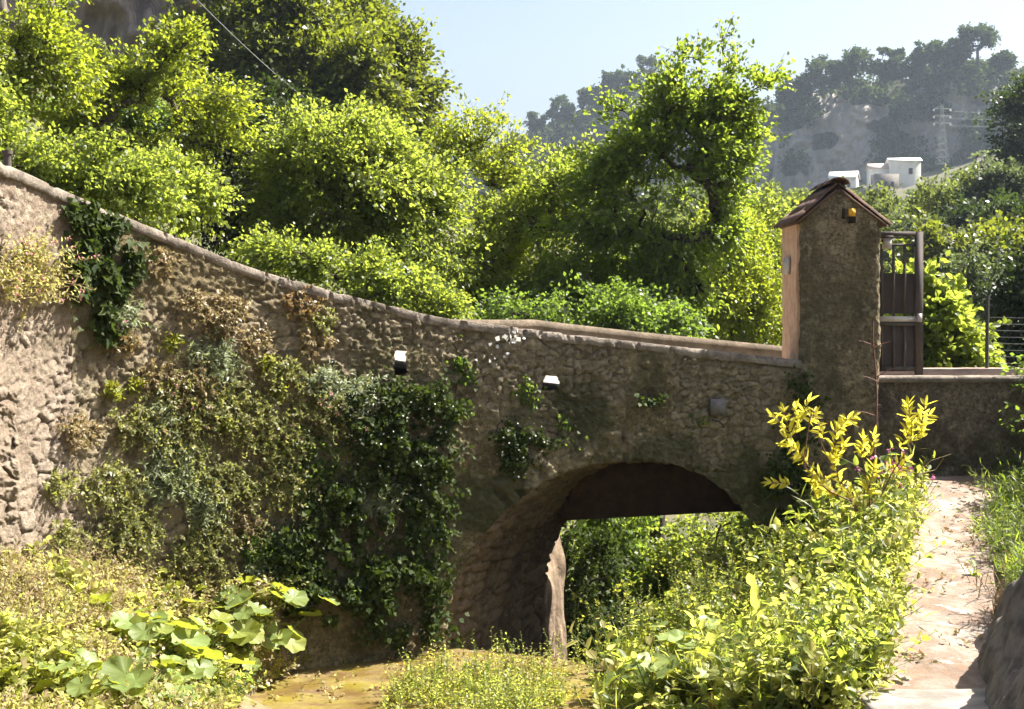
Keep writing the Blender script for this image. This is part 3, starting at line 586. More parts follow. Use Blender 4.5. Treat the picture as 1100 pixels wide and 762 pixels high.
# ------------------------------------------------------------------ gate pillar with tiled gable
gp = thing('gate_pillar', 'tall roughcast gate pillar with small tiled gable roof beside the metal gate', 'gate pillar')
x0, x1, y0, y1 = 3.045, 3.885, 14.97, 15.86; RX = 3.43
def gable(x): return np.where(x < RX, 1.335-(RX-x)*.84, 1.335-(x-RX)*.76)-.03
npz, npr = 260, 220; ang = np.linspace(0, 2*PI, npr, endpoint=False)
hx, hy_ = (x1-x0)/2, (y1-y0)/2; e_ = .07
c, s_ = np.cos(ang), np.sin(ang); k = 1/np.maximum(np.abs(c), np.abs(s_))
bx, by = c*k*hx, s_*k*hy_
per = np.linspace(0, 4, npr, endpoint=False); 
def sq(t):
    t = t % 4; i = int(t); f = t-i; P_ = [(-1, -1), (1, -1), (1, 1), (-1, 1)]; a, b = P_[i], P_[(i+1) % 4]; return a[0]+(b[0]-a[0])*f, a[1]+(b[1]-a[1])*f
sqp = np.array([sq(t) for t in per]); bx, by = sqp[:, 0]*hx, sqp[:, 1]*hy_
ex, ey = np.maximum(np.abs(bx)-(hx-e_), 0), np.maximum(np.abs(by)-(hy_-e_), 0); both = (ex > 0) & (ey > 0); rad = np.hypot(ex, ey); sc = np.where(both & (rad > e_), e_/np.maximum(rad, 1e-6), 1)
bx = np.sign(bx)*(np.minimum(np.abs(bx), hx-e_)+ex*sc); by = np.sign(by)*(np.minimum(np.abs(by), hy_-e_)+ey*sc)
X = (x0+x1)/2+bx; Y = (y0+y1)/2+by; nrm = unit(np.stack([np.sign(bx)*ex+1e-9, np.sign(by)*ey+1e-9], -1)); nrm = np.where((ex+ey)[:, None] > 0, nrm, np.stack([np.where(np.abs(bx) >= hx-1e-6, np.sign(bx), 0), np.where(np.abs(by) >= hy_-1e-6, np.sign(by), 0)], -1)); nrm = unit(nrm)
zt = gable(X); vv = np.linspace(0, 1, npz); Z = -2.6+(zt+2.6)[None]*vv[:, None]; PXg = np.repeat(X[None], npz, 0); PYg = np.repeat(Y[None], npz, 0)
dsp = .035*(fbm(PXg*9+PYg*9, Z*9, PYg*3, 5)-.5)+.03*(fbm(PXg*28+PYg*28, Z*28, PYg*9, 3)-.5)+.05*(fbm(PXg*2, Z*2, PYg*2, 3)-.5)
V = np.stack([PXg+nrm[None, :, 0]*dsp, PYg+nrm[None, :, 1]*dsp, Z], -1)
moss = .7*sstep(.52, .66, fbm(PXg*3+PYg*3, Z*1.6, 33, 5))
A = np.stack([0*Z, 0*Z, 0*Z+1, moss*.6], -1); mb = MB(); mb.add(V, grid_faces(npz, npr, None, True))
capv = V[-1]; mb.add(capv, [list(range(npr))])
A = np.concatenate([A.reshape(-1, 4), np.tile([0, 0, 1, 0], (npr, 1))]); body = mb.build('body', M['pillar'], gp, True, A)
# pale pink side face, its light put into the colour, and jamb behind it
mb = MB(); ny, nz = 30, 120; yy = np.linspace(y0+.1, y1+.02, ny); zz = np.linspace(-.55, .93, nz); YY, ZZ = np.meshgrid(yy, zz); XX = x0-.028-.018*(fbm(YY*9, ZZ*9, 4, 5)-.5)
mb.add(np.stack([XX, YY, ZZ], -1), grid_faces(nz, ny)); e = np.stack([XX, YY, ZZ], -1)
mb.add(np.stack([e[:, 0], e[:, 0]+[.06, 0, 0]], 1), grid_faces(nz, 2)); mb.add(np.stack([e[:, -1], e[:, -1]+[.06, 0, 0]], 1), grid_faces(nz, 2)); mb.build('lit_side_face', M['pinklitside'], gp, True)
mb = MB(); mb.box((x0-.048, 15.5, .50), (.012, .12, .09)); mb.build('house_plate', M['rail'], gp)
# roof: barrel tiles running down both slopes
mb = MB(); rnd = random.Random(4)
def barrel(p, dirv, side, up, L, r0, r1, flip=1):
    n = 7; th = np.linspace(0, PI, n); vs = []
    for k, (s0, rr_) in enumerate(((0, r0), (L, r1))):
        for sh in (0, .014): vs.append(p+dirv*s0+np.outer(np.cos(th)*(rr_-sh), side)+np.outer(np.sin(th)*(rr_-sh)*flip*.6, up))
    v = np.concatenate(vs); f = []
    for i in range(n-1): f += [[i, i+1, 2*n+i+1, 2*n+i], [n+i, 3*n+i, 3*n+i+1, n+i+1], [i, n+i, n+i+1, i+1], [2*n+i, 2*n+i+1, 3*n+i+1, 3*n+i]]
    mb.add(v, f)
for sgn, sl_r, L in ((-1, .84, .445), (1, .76, .52)):
    dv = unit(np.array([sgn, 0, -sl_r])); up = unit(np.array([sgn*sl_r, 0, 1.0])); tot = L*math.hypot(1, sl_r)
    ncol = 8; 
    for j in range(ncol):
        yj = y0+.045+j*.125+rnd.uniform(-.008, .008)
        for kk in range(3):
            st_ = kk*tot/3-.02; p0 = np.array([RX, yj, 1.312])+dv*st_+up*(.012+.014*(2-kk)*.5+rnd.uniform(0, .008)); barrel(p0, unit(dv+np.array([0, rnd.uniform(-.03, .03), 0])), np.array([0, 1., 0]), up, tot/3+.06, .058, .050+rnd.uniform(0, .008))
    mb.box(np.array([RX, (y0+y1)/2+.02, 1.315])+dv*tot*.49-up*.016, (tot*.5, (y1-y0)/2+.035, .012), np.stack([dv, [0, 1, 0], up]))
mb.build('roof', M['tile'], gp)
mb = MB()
for j in range(3): barrel(np.array([RX, y0-.06+j*.33, 1.345]), np.array([0, 1., 0]), np.array([1., 0, 0]), np.array([0, 0, 1.]), .36, .115, .10)
mb.build('ridge_tile', M['tile'], gp)
mb = MB(); mb.box((3.575, 14.95, 1.045), (.037, .012, .042)); mb.build('yellow_tile', M['yellow'], gp)
mb = MB(); mb.box((3.575, 14.95, .965), (.037, .010, .034)); mb.box((3.487, 14.95, 1.03), (.016, .010, .055)); mb.build('niche', M['black'], gp)
settle(gp, (3.46, 15.4, -2.0))

# ------------------------------------------------------------------ metal gate leaf
gt = thing('metal_gate', 'brown grey metal gate leaf with barred top standing open against the pillar', 'gate')
yg = 15.62
def gx_(px): return (px-CX)/F*yg
def gz_(py): return (HY-py)/F*yg
def bar(mbx, pa, pb, ya, yb, th=.02, y=yg): mbx.box(((gx_(pa)+gx_(pb))/2, y, (gz_(ya)+gz_(yb))/2), (abs(gx_(pb)-gx_(pa))/2, th, abs(gz_(ya)-gz_(yb))/2))
mb = MB(); bar(mb, 983, 991, 249, 404, .03); bar(mb, 930, 983, 249, 254, .03); bar(mb, 930, 983, 262, 265, .02); bar(mb, 928, 935, 254, 404, .03); bar(mb, 935, 983, 394, 399, .02); mb.build('frame', M['metal'], gt)
for ya, yb in ((294, 337), (350, 394)):
    mb = MB(); xs = np.linspace(gx_(935), gx_(983), 60); yy = yg+.02+.006*np.abs(np.sin((xs-xs[0])*PI/.115)); zz = np.array([gz_(yb), gz_(ya)])
    f = np.stack([np.stack([xs, yy, 0*xs+z], -1) for z in zz], 0); mb.add(f, grid_faces(2, 60)); mb.add(f+[0, .004, 0], grid_faces(2, 60)); mb.build('panel', M['metal'], gt)
mb = MB(); bar(mb, 935, 986, 340, 345.5, .04); mb.build('middle_rail', M['rail'], gt)
mb = MB(); bar(mb, 935, 983, 346, 350, .03); mb.build('lock_rail', M['metal'], gt)
for px in (947, 959.5, 971.5):
    mb = MB(); bar(mb, px-1.3, px+1.3, 265, 340, .012, yg-.012); bar(mb, px-1.3, px+1.3, 350, 399, .012, yg-.012); mb.build('bar', M['metal'], gt)
mb = MB(); bar(mb, 984, 989, 337, 346, .012, yg-.045); mb.build('latch', M['rail'], gt)
settle(gt, (4.1, yg, -1.6))
# lamp housing tucked behind the eave
ml = thing('wall_lantern', 'small dark lantern box fixed under the right eave of the pillar', 'lamp')
mb = MB(); mb.box((4.02, 15.25, .80), (.055, .06, .012)); mb.build('cap', M['metal'], ml)
mb = MB(); mb.box((4.02, 15.25, .73), (.04, .045, .056)); mb.build('housing', M['rail'], ml)
mb = MB(); mb.box((3.93, 15.25, .76), (.05, .012, .012)); mb.build('bracket', M['metal'], ml); settle(ml, (3.9, 15.25, .7))

# ------------------------------------------------------------------ plastered wall right of the pillar
rw = thing('plastered_wall', 'stained plaster boundary wall running right from the gate pillar', 'wall')
xs = np.linspace(3.86, 9.0, 330); zt = -.70+0*xs; vv = np.linspace(0, 1, 80); XX, VV = np.meshgrid(xs, vv); ZZ = -2.6+1.86*VV
n = fbm(XX*1.3, ZZ*1.3, 50, 5); YY = 15.08-.03*(n-.5)-.02*(fbm(XX*14, ZZ*14, 3, 5)-.5)
A = np.stack([0*n, 0*n, 0*n+1, .8*sstep(.5, .65, fbm(XX*1.5, ZZ*2.5, 9, 5))*sstep(-1.1, -1.6, ZZ)], -1)
mb = MB(); mb.add(np.stack([XX, YY, ZZ], -1), grid_faces(80, 330)); mb.build('face', M['rwall'], rw, True, A.reshape(-1, 4))
mb = MB(); prof = [(15.5, -.8), (15.5, -.695), (15.2, -.68), (15.045, -.69), (15.035, -.725), (15.06, -.75)]
mb.add(np.stack([np.stack([xs, 0*xs+a+.01*(fbm(xs*6, k, 2)-.5), 0*xs+b+.012*(fbm(xs*4, k, 5)-.5)], -1) for k, (a, b) in enumerate(prof)], 0), grid_faces(6, 330)); mb.build('coping', M['coping'], rw)
mb = MB(); mb.box((6.4, 15.5, -1.7), (2.55, .02, .9)); mb.build('rear_face', M['rwall'], rw, attr=np.tile([0, 0, 1, 0], (8, 1))); settle(rw, (6.4, 15.3, -1.8))
lw = thing('low_wall', 'low wall with pinkish coping on the far side of the lane behind the gate', 'wall')
mb = MB(); mb.box((7.0, 17.35, -1.4), (2.6, .15, .66)); mb.build('face', M['coping'], lw)
mb = MB(); xs = np.linspace(4.3, 9.7, 120); mb.add(np.stack([np.stack([xs, 0*xs+a, b+.01*(fbm(xs*5, k, 3)-.5)], -1) for k, (a, b) in enumerate([(17.17, -.76), (17.16, -.69), (17.35, -.685), (17.54, -.69)])], 0), grid_faces(4, 120)); mb.build('coping', simple_mat('pink_coping', (.42, .31, .25), (.28, .2, .16), 5, .9, .4), lw); settle(lw, (7, 17.35, -2))
tag(MB().box((6.5, 16.3, -1.72), (3.0, 1.0, .06)).build('road', M['deck']), kind='structure')
wf = thing('wire_fence', 'thin dark post and strand wire fence on the low wall at right', 'fence')
for px in (1060, 1150, 1240):
    q = at(px, 0, 17.35); MB().tube([[q[0], 17.35, -.72], [q[0]+.01, 17.35, at(0, 318, 17.35)[2]]], .022, 6).build('post', M['wire'], wf)
for i in range(9):
    py = 341+i*7; p = [[at(x, 0, 17.35)[0], 17.33, at(0, py+(2 if j % 2 else 0)*.5, 17.35)[2]] for j, x in enumerate((1060, 1105, 1150, 1195, 1240))]; MB().tube(p, .0032, 4).build('wire', M['wire'], wf)
settle(wf, (6.6, 17.35, -.7))


# ------------------------------------------------------------------ trees
def lobe3(lb, d):
    out = []
    for L in lb:
        px, py, r = L[:3]; dd = d+(L[3] if len(L) > 3 else 0); c = at(px, py, dd); R = r/F*dd; out.append((*c, R, R*.95, R*.85))
    return out
def tree_data(base, lobes, ncl, per, L, W, spread, r0, seed, hole=.0, up=.5, droop=.3, kind='diamond', flat=.55, hs=1.0, nsub=12):
    rg = np.random.default_rng(seed); lb = np.array(lobes); wgt = (lb[:, 3]*lb[:, 5])**1.1; wgt /= wgt.sum()
    ns = nsub*len(lb); kl = np.repeat(np.arange(len(lb)), nsub); v = unit(rg.normal(size=(ns, 3))); sub = lb[kl, :3]+v*(.3+.85*rg.random((ns, 1)))*lb[kl, 3:6]; sr = lb[kl, 3]*(.20+.26*rg.random(ns)); sw = sr**1.8*wgt[kl]; sw /= sw.sum()
    k = rg.choice(ns, ncl, p=sw); v = unit(rg.normal(size=(ncl, 3))+np.array([0, 0, .35])); rr = rg.random(ncl)**(1/3)
    C = sub[k]+v*(rr*sr[k])[:, None]*np.array([1.15, 1.15, .75])
    far_out = rg.random(ncl) < .05; C[far_out] += unit(C[far_out]-lb[kl[k[far_out]], :3])*(lb[kl[k[far_out]], 3]*.22)[:, None]
    nz = fbm(C[:, 0]*1.1*hs+seed, C[:, 1]*1.1*hs, C[:, 2]*1.1*hs, 3); C = C[nz > hole]
    base = np.array(base, float); cen = np.average(lb[:, :3], axis=0, weights=wgt); fork = base+(cen-base)*np.array([.75, .75, .55]); fork[2] = max(fork[2], base[2]+.3)
    nodes = []; par = []
    for i in range(7):
        t = i/6; nodes.append(base+(fork-base)*t+np.array([.12*math.sin(3*t+seed), .1*math.sin(4*t+2*seed), 0])*np.linalg.norm(fork-base)*.12*t*(1-t)*4); par.append(i-1)
    C = C[np.argsort(np.linalg.norm(C-fork, axis=1))]
    for c in C:
        N_ = np.array(nodes); dv = c-N_; dist = np.linalg.norm(dv, axis=1); dist = dist+.6*np.maximum(-dv[:, 2], 0)+(np.arange(len(N_)) < 4)*5*np.linalg.norm(fork-base)
        j = int(dist.argmin()); mid = N_[j]*.5+c*.5+np.array([0, 0, .08*dist[j]])+rg.normal(size=3)*.06*min(dist[j], 2); nodes.append(mid); par.append(j); nodes.append(c); par.append(len(nodes)-2)
    N_ = np.array(nodes); par = np.array(par); cnt = np.ones(len(N_))
    for i in range(len(N_)-1, 0, -1): cnt[par[i]] += cnt[i]
    rad = r0*np.maximum((cnt/cnt[0])**.52, .05); i = np.arange(1, len(N_)); rb = rad[i]; ra = np.minimum(rad[par[i]], rb*1.5); ra[:6] = rad[par[i[:6]]]
    wood = MB(); wood.frusta(N_[par[i]], N_[i], ra, rb, 6)
    # long shoots breaking the outline
    nsh = max(6, len(C)//9); ks = rg.integers(0, len(C), nsh); S0 = C[ks]; sdir = unit(unit(S0-cen)*.7+rg.normal(size=(nsh, 3))*.45+np.array([0, 0, .75])); sl2 = lb[:, 3].mean()*(.35+.55*rg.random(nsh))
    shoot = [S0+sdir*(sl2*u)[:, None]+np.array([0, 0, -.15])*(sl2*u*u)[:, None] for u in (.0, .5, 1.)]; wood.frusta(shoot[0], shoot[1], np.full(nsh, r0*.05), np.full(nsh, r0*.035), 3); wood.frusta(shoot[1], shoot[2], np.full(nsh, r0*.035), np.full(nsh, r0*.015), 3)
    nls = max(10, per//3); us = rg.random((nsh, nls)); SP = (S0[:, None]+sdir[:, None]*(sl2[:, None]*us)[..., None]+np.array([0, 0, -.15])*(sl2[:, None]*us*us)[..., None]).reshape(-1, 3)+rg.normal(size=(nsh*nls, 3))*spread*.22
    # leaves
    n = len(C)*per; cc = np.repeat(C, per, 0); nt_ = len(C)*5; tw = np.repeat(C, 5, 0); td = unit(unit(tw-cen)*.8+rg.normal(size=(nt_, 3))*.75+np.array([0, 0, .15])); tl = spread*(1.6+2.2*rg.random(nt_))
    wood.frusta(tw, tw+td*tl[:, None]*.8, np.full(nt_, r0*.035), np.full(nt_, r0*.02), 3)
    kt = np.repeat(np.arange(len(C))*5, per)+rg.integers(0, 5, n); u = rg.random(n)**.8; P = cc+td[kt]*(tl[kt]*u)[:, None]+np.array([0, 0, -.22])*(tl[kt]*u*u)[:, None]+rg.normal(size=(n, 3))*np.array([1, 1, flat])*spread*.33; off = td[kt]
    out = unit(P-cen)*.3+unit(off)*.7; D = out+rg.normal(size=(n, 3))*.5; D[:, 2] -= droop; Nn = rg.normal(size=(n, 3))*.75+out*.3; Nn[:, 2] += up
    sc = .65+.7*rg.random(n); lv = MB(); lv.leaves(P, D, Nn, L*sc, W*sc, kind)
    m_ = len(SP); ND = rg.normal(size=(m_, 3)); ND[:, 2] -= .3; NN2 = rg.normal(size=(m_, 3))*.7; NN2[:, 2] += .8; s2 = .6+.6*rg.random(m_); lv.leaves(SP, ND, NN2, L*s2, W*s2, kind)
    return wood, lv
def tree(name, label, cat, base, lobes, mat, ncl=160, per=60, L=.11, W=.028, spread=.2, r0=.10, seed=1, group=None, hole=.0, bark='bark', **kw):
    t_ = thing(name, label, cat, group); near = L < .15
    wood, lv = tree_data(base, lobes, int(ncl*(1.25 if near else 1.1)), int(per*(1.35 if near else 1.3)), L*(.66 if near else .68), W*(.74 if near else .74), spread*.8, r0, seed, hole*.9, **kw)
    wood.build('trunk', M[bark], t_); lv.build('crown', M[mat], t_); settle(t_, base); return t_
def gz_b(px, d): return [(px-CX)/F*d, d, float(back_z((px-CX)/F*d, d))-.15]

tree('deciduous_tree', 'bright yellow green tree with dark trunk at the far left above the wall', 'tree', gz_b(8, 20), lobe3([(20,75,48),(66,62,40),(36,34,40),(-35,60,60),(12,112,26,.5),(90,100,30),(-80,90,60)], 20), 'yellowgreen', 240, 60, .10, .03, .2, .12, 3, hole=.36)
tree('deciduous_tree', 'yellow green spreading tree between the far left tree and the dark thicket', 'tree', gz_b(140, 21.5), lobe3([(130,88,40),(182,84,44),(112,140,42),(205,125,38),(155,168,44),(225,150,34),(80,135,30)], 21.5), 'yellowgreen', 250, 60, .10, .03, .22, .12, 5, hole=.38)
tree('climbing_shrub', 'light green climbing shrub tumbling over the left end of the coping', 'shrub', gz_b(60, 15.6), lobe3([(8,158,34),(50,178,36),(95,196,30),(135,206,32),(30,150,28),(100,165,26),(170,215,24),(-40,140,50),(-30,165,40)], 15.0), 'bright', 330, 60, .075, .025, .15, .05, 7, hole=.30)
tree('shrub', 'shaded dark shrub filling the gap left of the bright hazel', 'shrub', gz_b(250, 23), lobe3([(232,142,36),(258,186,36),(280,128,34),(222,200,30),(252,232,34),(285,165,26)], 23), 'dark', 230, 60, .10, .03, .25, .08, 9, hole=.40)
tree('shrub', 'low bright shrub leaning over the coping where the wall drops', 'shrub', gz_b(205, 16.0), lobe3([(205,200,20),(180,188,24),(225,215,12),(196,225,12)], 15.8), 'bright', 90, 60, .075, .024, .14, .04, 10, hole=.30)
tree('shrub', 'dark shrub on the slope between the two yellow green trees', 'shrub', gz_b(125, 27), lobe3([(120,122,26),(150,128,24),(95,128,22),(60,120,24),(135,108,16)], 27), 'midgreen', 170, 55, .10, .03, .25, .08, 8, hole=.34)
# dark evergreen oaks on the crest of the slope, against the sky
OAKS = [('dark evergreen oak on the crest nearest the bare rock face', [(240,45,50),(215,75,34),(270,72,44),(255,15,44)], 44, 11),
        ('rounded dark evergreen oak above the shaded thicket', [(310,55,50),(285,92,38),(330,100,44),(300,20,40)], 43, 12),
        ('sunlit evergreen oak with layered rounded crown below the crest', [(360,85,44),(345,122,44),(385,122,40),(330,130,40)], 42, 13),
        ('evergreen oak whose crown makes the right edge of the dark crest against the sky', [(424,82,34),(444,108,24),(410,120,36),(436,140,22),(405,60,32)], 45, 14),
        ('tall evergreen oak behind the crest cut by the top of the photo', [(370,38,40),(392,60,34),(350,20,44),(345,60,40)], 49, 15)]
for lab, lb, d, sd in OAKS:
    tree('evergreen_oak', lab, 'tree', gz_b(lb[0][0], d), lobe3(lb, d), 'oak', 300, 55, .24, .075, .42, .3, sd, 'evergreen oaks on the crest', hole=.40, flat=.7, hs=.4)
tree('deciduous_tree', 'airy grey green tree top at the upper edge beside the sky', 'tree', gz_b(372, 52), lobe3([(375,5,18),(360,22,20),(385,-8,20),(350,0,26)], 52), 'greygreen', 90, 45, .22, .07, .45, .25, 17, hole=.40, hs=.4)
# bright trees behind the bridge
tree('hazel_tree', 'tall bright green hazel with dense layered crown behind the steep part of the coping', 'tree', gz_b(320, 21.5), lobe3([(345,160,46),(322,205,44),(378,195,52),(300,262,36),(350,255,52),(330,132,28)], 22), 'bright', 420, 62, .10, .032, .24, .12, 21, hole=.40)
tree('hazel_tree', 'light green hazel lower than its neighbour and nearest the open sky', 'tree', gz_b(410, 22), lobe3([(420,185,44),(438,238,46),(398,262,52),(448,205,30),(400,150,32),(445,290,40),(385,225,40)], 22.6), 'bright', 380, 62, .10, .032, .24, .1, 22, hole=.40)
tree('ash_tree', 'slender ash with arching shoots rising against the sky beside the ridge', 'tree', gz_b(500, 24), lobe3([(500,168,34),(522,222,46),(488,278,46),(540,165,22),(556,128,12),(563,108,6),(532,138,15),(508,135,14),(470,200,24),(545,270,40)], 24.5), 'yellowgreen', 330, 55, .11, .028, .24, .1, 23, hole=.40)
tree('hazel_tree', 'mid green hazel between the slender ash and the tall walnut', 'tree', gz_b(590, 23), lobe3([(585,228,44),(560,295,50),(605,185,34),(625,325,44),(580,170,22),(520,310,40),(550,330,36)], 23.4), 'bright', 380, 60, .10, .033, .24, .1, 24, hole=.40)
tree('walnut_tree', 'tallest dark stemmed walnut tree in front of the far ridge', 'tree', gz_b(688, 22), lobe3([(762,72,28),(735,104,40),(786,112,38),(700,140,38),(755,152,50),(808,125,20),(690,190,46),(745,205,48),(788,172,32),(645,190,30),(650,245,46),(715,262,50),(768,236,32),(620,300,42),(690,315,46),(740,300,36)], 22.2), 'walnut', 560, 44, .115, .037, .20, .13, 25, hole=.41, kind='oval', nsub=16)
tree('shrub', 'pale sunlit shrub behind the coping just left of the pillar', 'shrub', gz_b(790, 25), lobe3([(790,262,32),(815,302,28),(772,322,44),(812,345,32),(738,338,36),(780,232,16),(800,372,28)], 25), 'yellowgreen', 330, 55, .085, .027, .2, .06, 26, hole=.38)
tree('shrub', 'darker shrub row along the coping under the walnut', 'shrub', gz_b(660, 19), lobe3([(670,345,28),(610,345,26),(560,342,22),(720,355,24),(640,335,30)], 19.4), 'midgreen', 240, 55, .085, .027, .2, .06, 27, hole=.36)
tree('shrub', 'small bright shrub peeping over the coping below the hazels', 'shrub', gz_b(370, 18), lobe3([(350,290,22),(395,305,24),(440,318,20),(300,275,20),(470,325,18)], 18.2), 'bright', 190, 55, .08, .025, .17, .05, 28, hole=.34)
tree('deciduous_tree', 'hazy green tree farther down the valley seen left of the pillar', 'tree', gz_b(815, 34), lobe3([(815,248,26),(790,262,30),(832,228,16),(835,280,26),(800,300,34)], 34), 'bright', 200, 50, .15, .045, .33, .12, 29, hole=.38)
tree('fig_tree', 'bright large leaved fig bush just right of the gate', 'tree', gz_b(1012, 18.2), lobe3([(1012,332,24),(1018,376,28),(1000,362,22),(1016,308,14),(1036,398,20),(985,395,24),(990,300,12)], 18.6), 'bright', 190, 34, .14, .05, .16, .06, 31, hole=.34, kind='oval')
tree('deciduous_tree', 'dark green tree behind the wire fence at the right edge', 'tree', gz_b(1095, 24), lobe3([(1090,330,30),(1075,375,34),(1108,370,40),(1130,320,50),(1060,400,30),(1096,300,18)], 24), 'dark', 330, 55, .12, .04, .25, .1, 32, hole=.38)
tree('deciduous_tree', 'grey green leafy tree between the fig and the dark slope', 'tree', gz_b(1045, 30), lobe3([(1035,305,18),(1050,325,24),(1025,340,18),(1060,350,30),(1045,290,14),(1035,370,30)], 30), 'greygreen', 200, 50, .13, .045, .3, .1, 33, hole=.38)
RIGHT = [('large dark evergreen tree cut by the right edge below the cliff', [(1098,148,24),(1112,175,34),(1085,178,16),(1130,130,50),(1120,210,50)], 75, 41, 'dark'),
         ('grey olive tree with rounded crown on the right slope', [(1078,205,26),(1055,222,22),(1092,228,26),(1062,200,14)], 66, 42, 'greygreen'),
         ('dark holm oak low on the right slope above the fig', [(1045,248,28),(1075,262,34),(1020,268,20),(1098,260,36)], 58, 43, 'dark'),
         ('dark rounded tree in the shade behind the grey leafy tree', [(1010,268,18),(1032,285,24),(1070,290,34),(1100,300,36)], 50, 44, 'oak')]
for lab, lb, d, sd, mt in RIGHT:
    tree('evergreen_tree', lab, 'tree', gz_b(lb[0][0], d), lobe3(lb, d), mt, 320, 50, .30, .1, .5, .3, sd, 'evergreens on the right slope', hole=.40, hs=.35)
tree('bush', 'dense bush added beyond the right edge to shade the verge', 'bush', (5.6, 14.2, -1.9), [(5.7,14.0,-1.3,.75,.8,.75),(6.1,13.2,-.9,.8,.8,.8),(5.9,12.2,-1.3,.75,.8,.7),(6.3,14.6,-.8,.8,.7,.8)], 'midgreen', 260, 50, .09, .03, .18, .06, 48, hole=.3)  # put in out of view, only for the shade it casts on the verge
# bushes seen through the arch
UND = [('dark ivy covered bush seen through the arch against its left jamb', [(600,575,24),(612,640,36),(600,695,34),(640,610,30),(648,680,34)], 18.3, 51, 'ivy', .085, .03),
       ('shaded laurel bush in the middle of the arch opening', [(665,585,30),(690,640,36),(660,690,36),(640,560,26),(700,700,40)], 19.4, 52, 'midgreen', .10, .03),
       ('bright leafy bush at the top right of the arch opening', [(735,560,30),(770,570,30),(790,595,26),(740,610,40),(785,640,40),(700,560,24)], 19.2, 53, 'bright', .09, .03),
       ('sunlit bush beyond the arch at the foot of the ravine', [(720,590,50),(760,700,50),(650,620,50),(800,600,50),(600,600,50)], 22.5, 54, 'bright', .11, .034)]
for lab, lb, d, sd, mt, L, W in UND:
    tree('bush', lab, 'bush', gz_b(lb[0][0], d), lobe3(lb, d), mt, 200, 52, L, W, .17, .05, sd, 'bushes beyond the arch', hole=.40)

# ------------------------------------------------------------------ middle distance: terraced slope with trees and shrubs
def far_tree_proto(seed, kind, near):
    lobs = {'round': [(0,0,2.6,1.9,1.9,1.6),(.9,.3,3.2,1.3,1.3,1.2),(-1,.2,2.9,1.3,1.3,1.2),(.2,-.6,1.6,1.7,1.7,1.2)], 'tall': [(0,0,2.6,1.3,1.3,1.5),(.2,.1,4.2,1.0,1.0,1.5),(-.3,0,1.6,1.4,1.4,1.0)],
            'low': [(0,0,.9,1.8,1.6,.9),(1.4,.2,.8,1.2,1.2,.7),(-1.3,0,.8,1.3,1.2,.8)]}[kind]
    return tree_data((0, 0, -.4), lobs, 240 if near else 150, 60 if near else 42, .15 if near else .27, .05 if near else .10, .2 if near else .28, .13, seed, .3, hs=.7)
protos = {}
for i, (kd, mt) in enumerate([('round', 'fargreen'), ('tall', 'fargreen'), ('low', 'fargreen'), ('round', 'greygreen'), ('round', 'farwood'), ('low', 'greygreen')]):
    for nr_ in (0, 1):
        wd_, lv_ = far_tree_proto(60+i, kd, nr_); a = wd_.build('trunk', M['bark']); b = lv_.build('crown', M[mt]); protos[i, nr_] = (a.data, b.data, kd); bpy.data.objects.remove(a); bpy.data.objects.remove(b)
def put_far(i, px, d, s, lab, grp, name='hillside_tree', cat='tree'):
    r = thing(name, lab, cat, grp); x = (px-CX)/F*d; r.location = (x, d, float(back_z(x, d))-.1*s); r.scale = (s, s, s*(.85+.3*random.random())); r.rotation_euler = (0, 0, random.random()*6.28)
    for nm, me in (('trunk', protos[i, int(d < 130)][0]), ('crown', protos[i, int(d < 130)][1])):
        o_ = bpy.data.objects.new(nm, me); COL.objects.link(o_); o_.parent = r
    return r
LM = {0: ('rounded green tree on the hazy valley slope between cliff and bridge', 'green trees on the valley slope'), 1: ('tall narrow green tree on the hazy valley slope', 'narrow trees on the valley slope'), 2: ('low spreading green shrub on the hazy valley slope', 'shrubs on the valley slope'),
      3: ('rounded grey olive tree on the hazy valley slope', 'olive trees on the valley slope'), 4: ('rounded dark tree on the hazy valley slope', 'dark trees on the valley slope'), 5: ('low grey green bush on the hazy valley slope', 'grey bushes on the valley slope')}
rr = np.random.default_rng(91)
for k in range(420):
    d = float(np.exp(rr.uniform(math.log(62), math.log(335)))); px = rr.uniform(700, 1110)
    if d > 300 and 890 < px < 1000: continue
    if d > 200 and 960 < px < 1075 and rr.random() < .65: continue
    i = int(rr.choice([0, 0, 1, 2, 2, 3, 4, 5])); s = (1.0+.9*rr.random())*(.75+d/260); nm = 'hillside_shrub' if i in (2, 5) else 'hillside_tree'
    ztop = float(back_z((px-CX)/F*d, d))+s*.85*{0: 4.2, 1: 5.6, 2: 1.9, 3: 4.2, 4: 4.2, 5: 1.9}[i]; pyt = HY-ztop/d*F; hw = 2.4*s/d*F
    lim = np.interp(px, [700, 860, 880, 1000, 1015, 1110], [205, 212, 213, 213, 196, 165])
    if d > 200 and 960 < px < 1080 and i in (2, 5): lim -= 30
    if pyt < lim or (pyt < (207 if i in (2, 5) else 214) and px+hw > 884 and px-hw < 1000): continue
    put_far(i, px, d, s*.85, LM[i][0], LM[i][1], nm, 'shrub' if i in (2, 5) else 'tree')
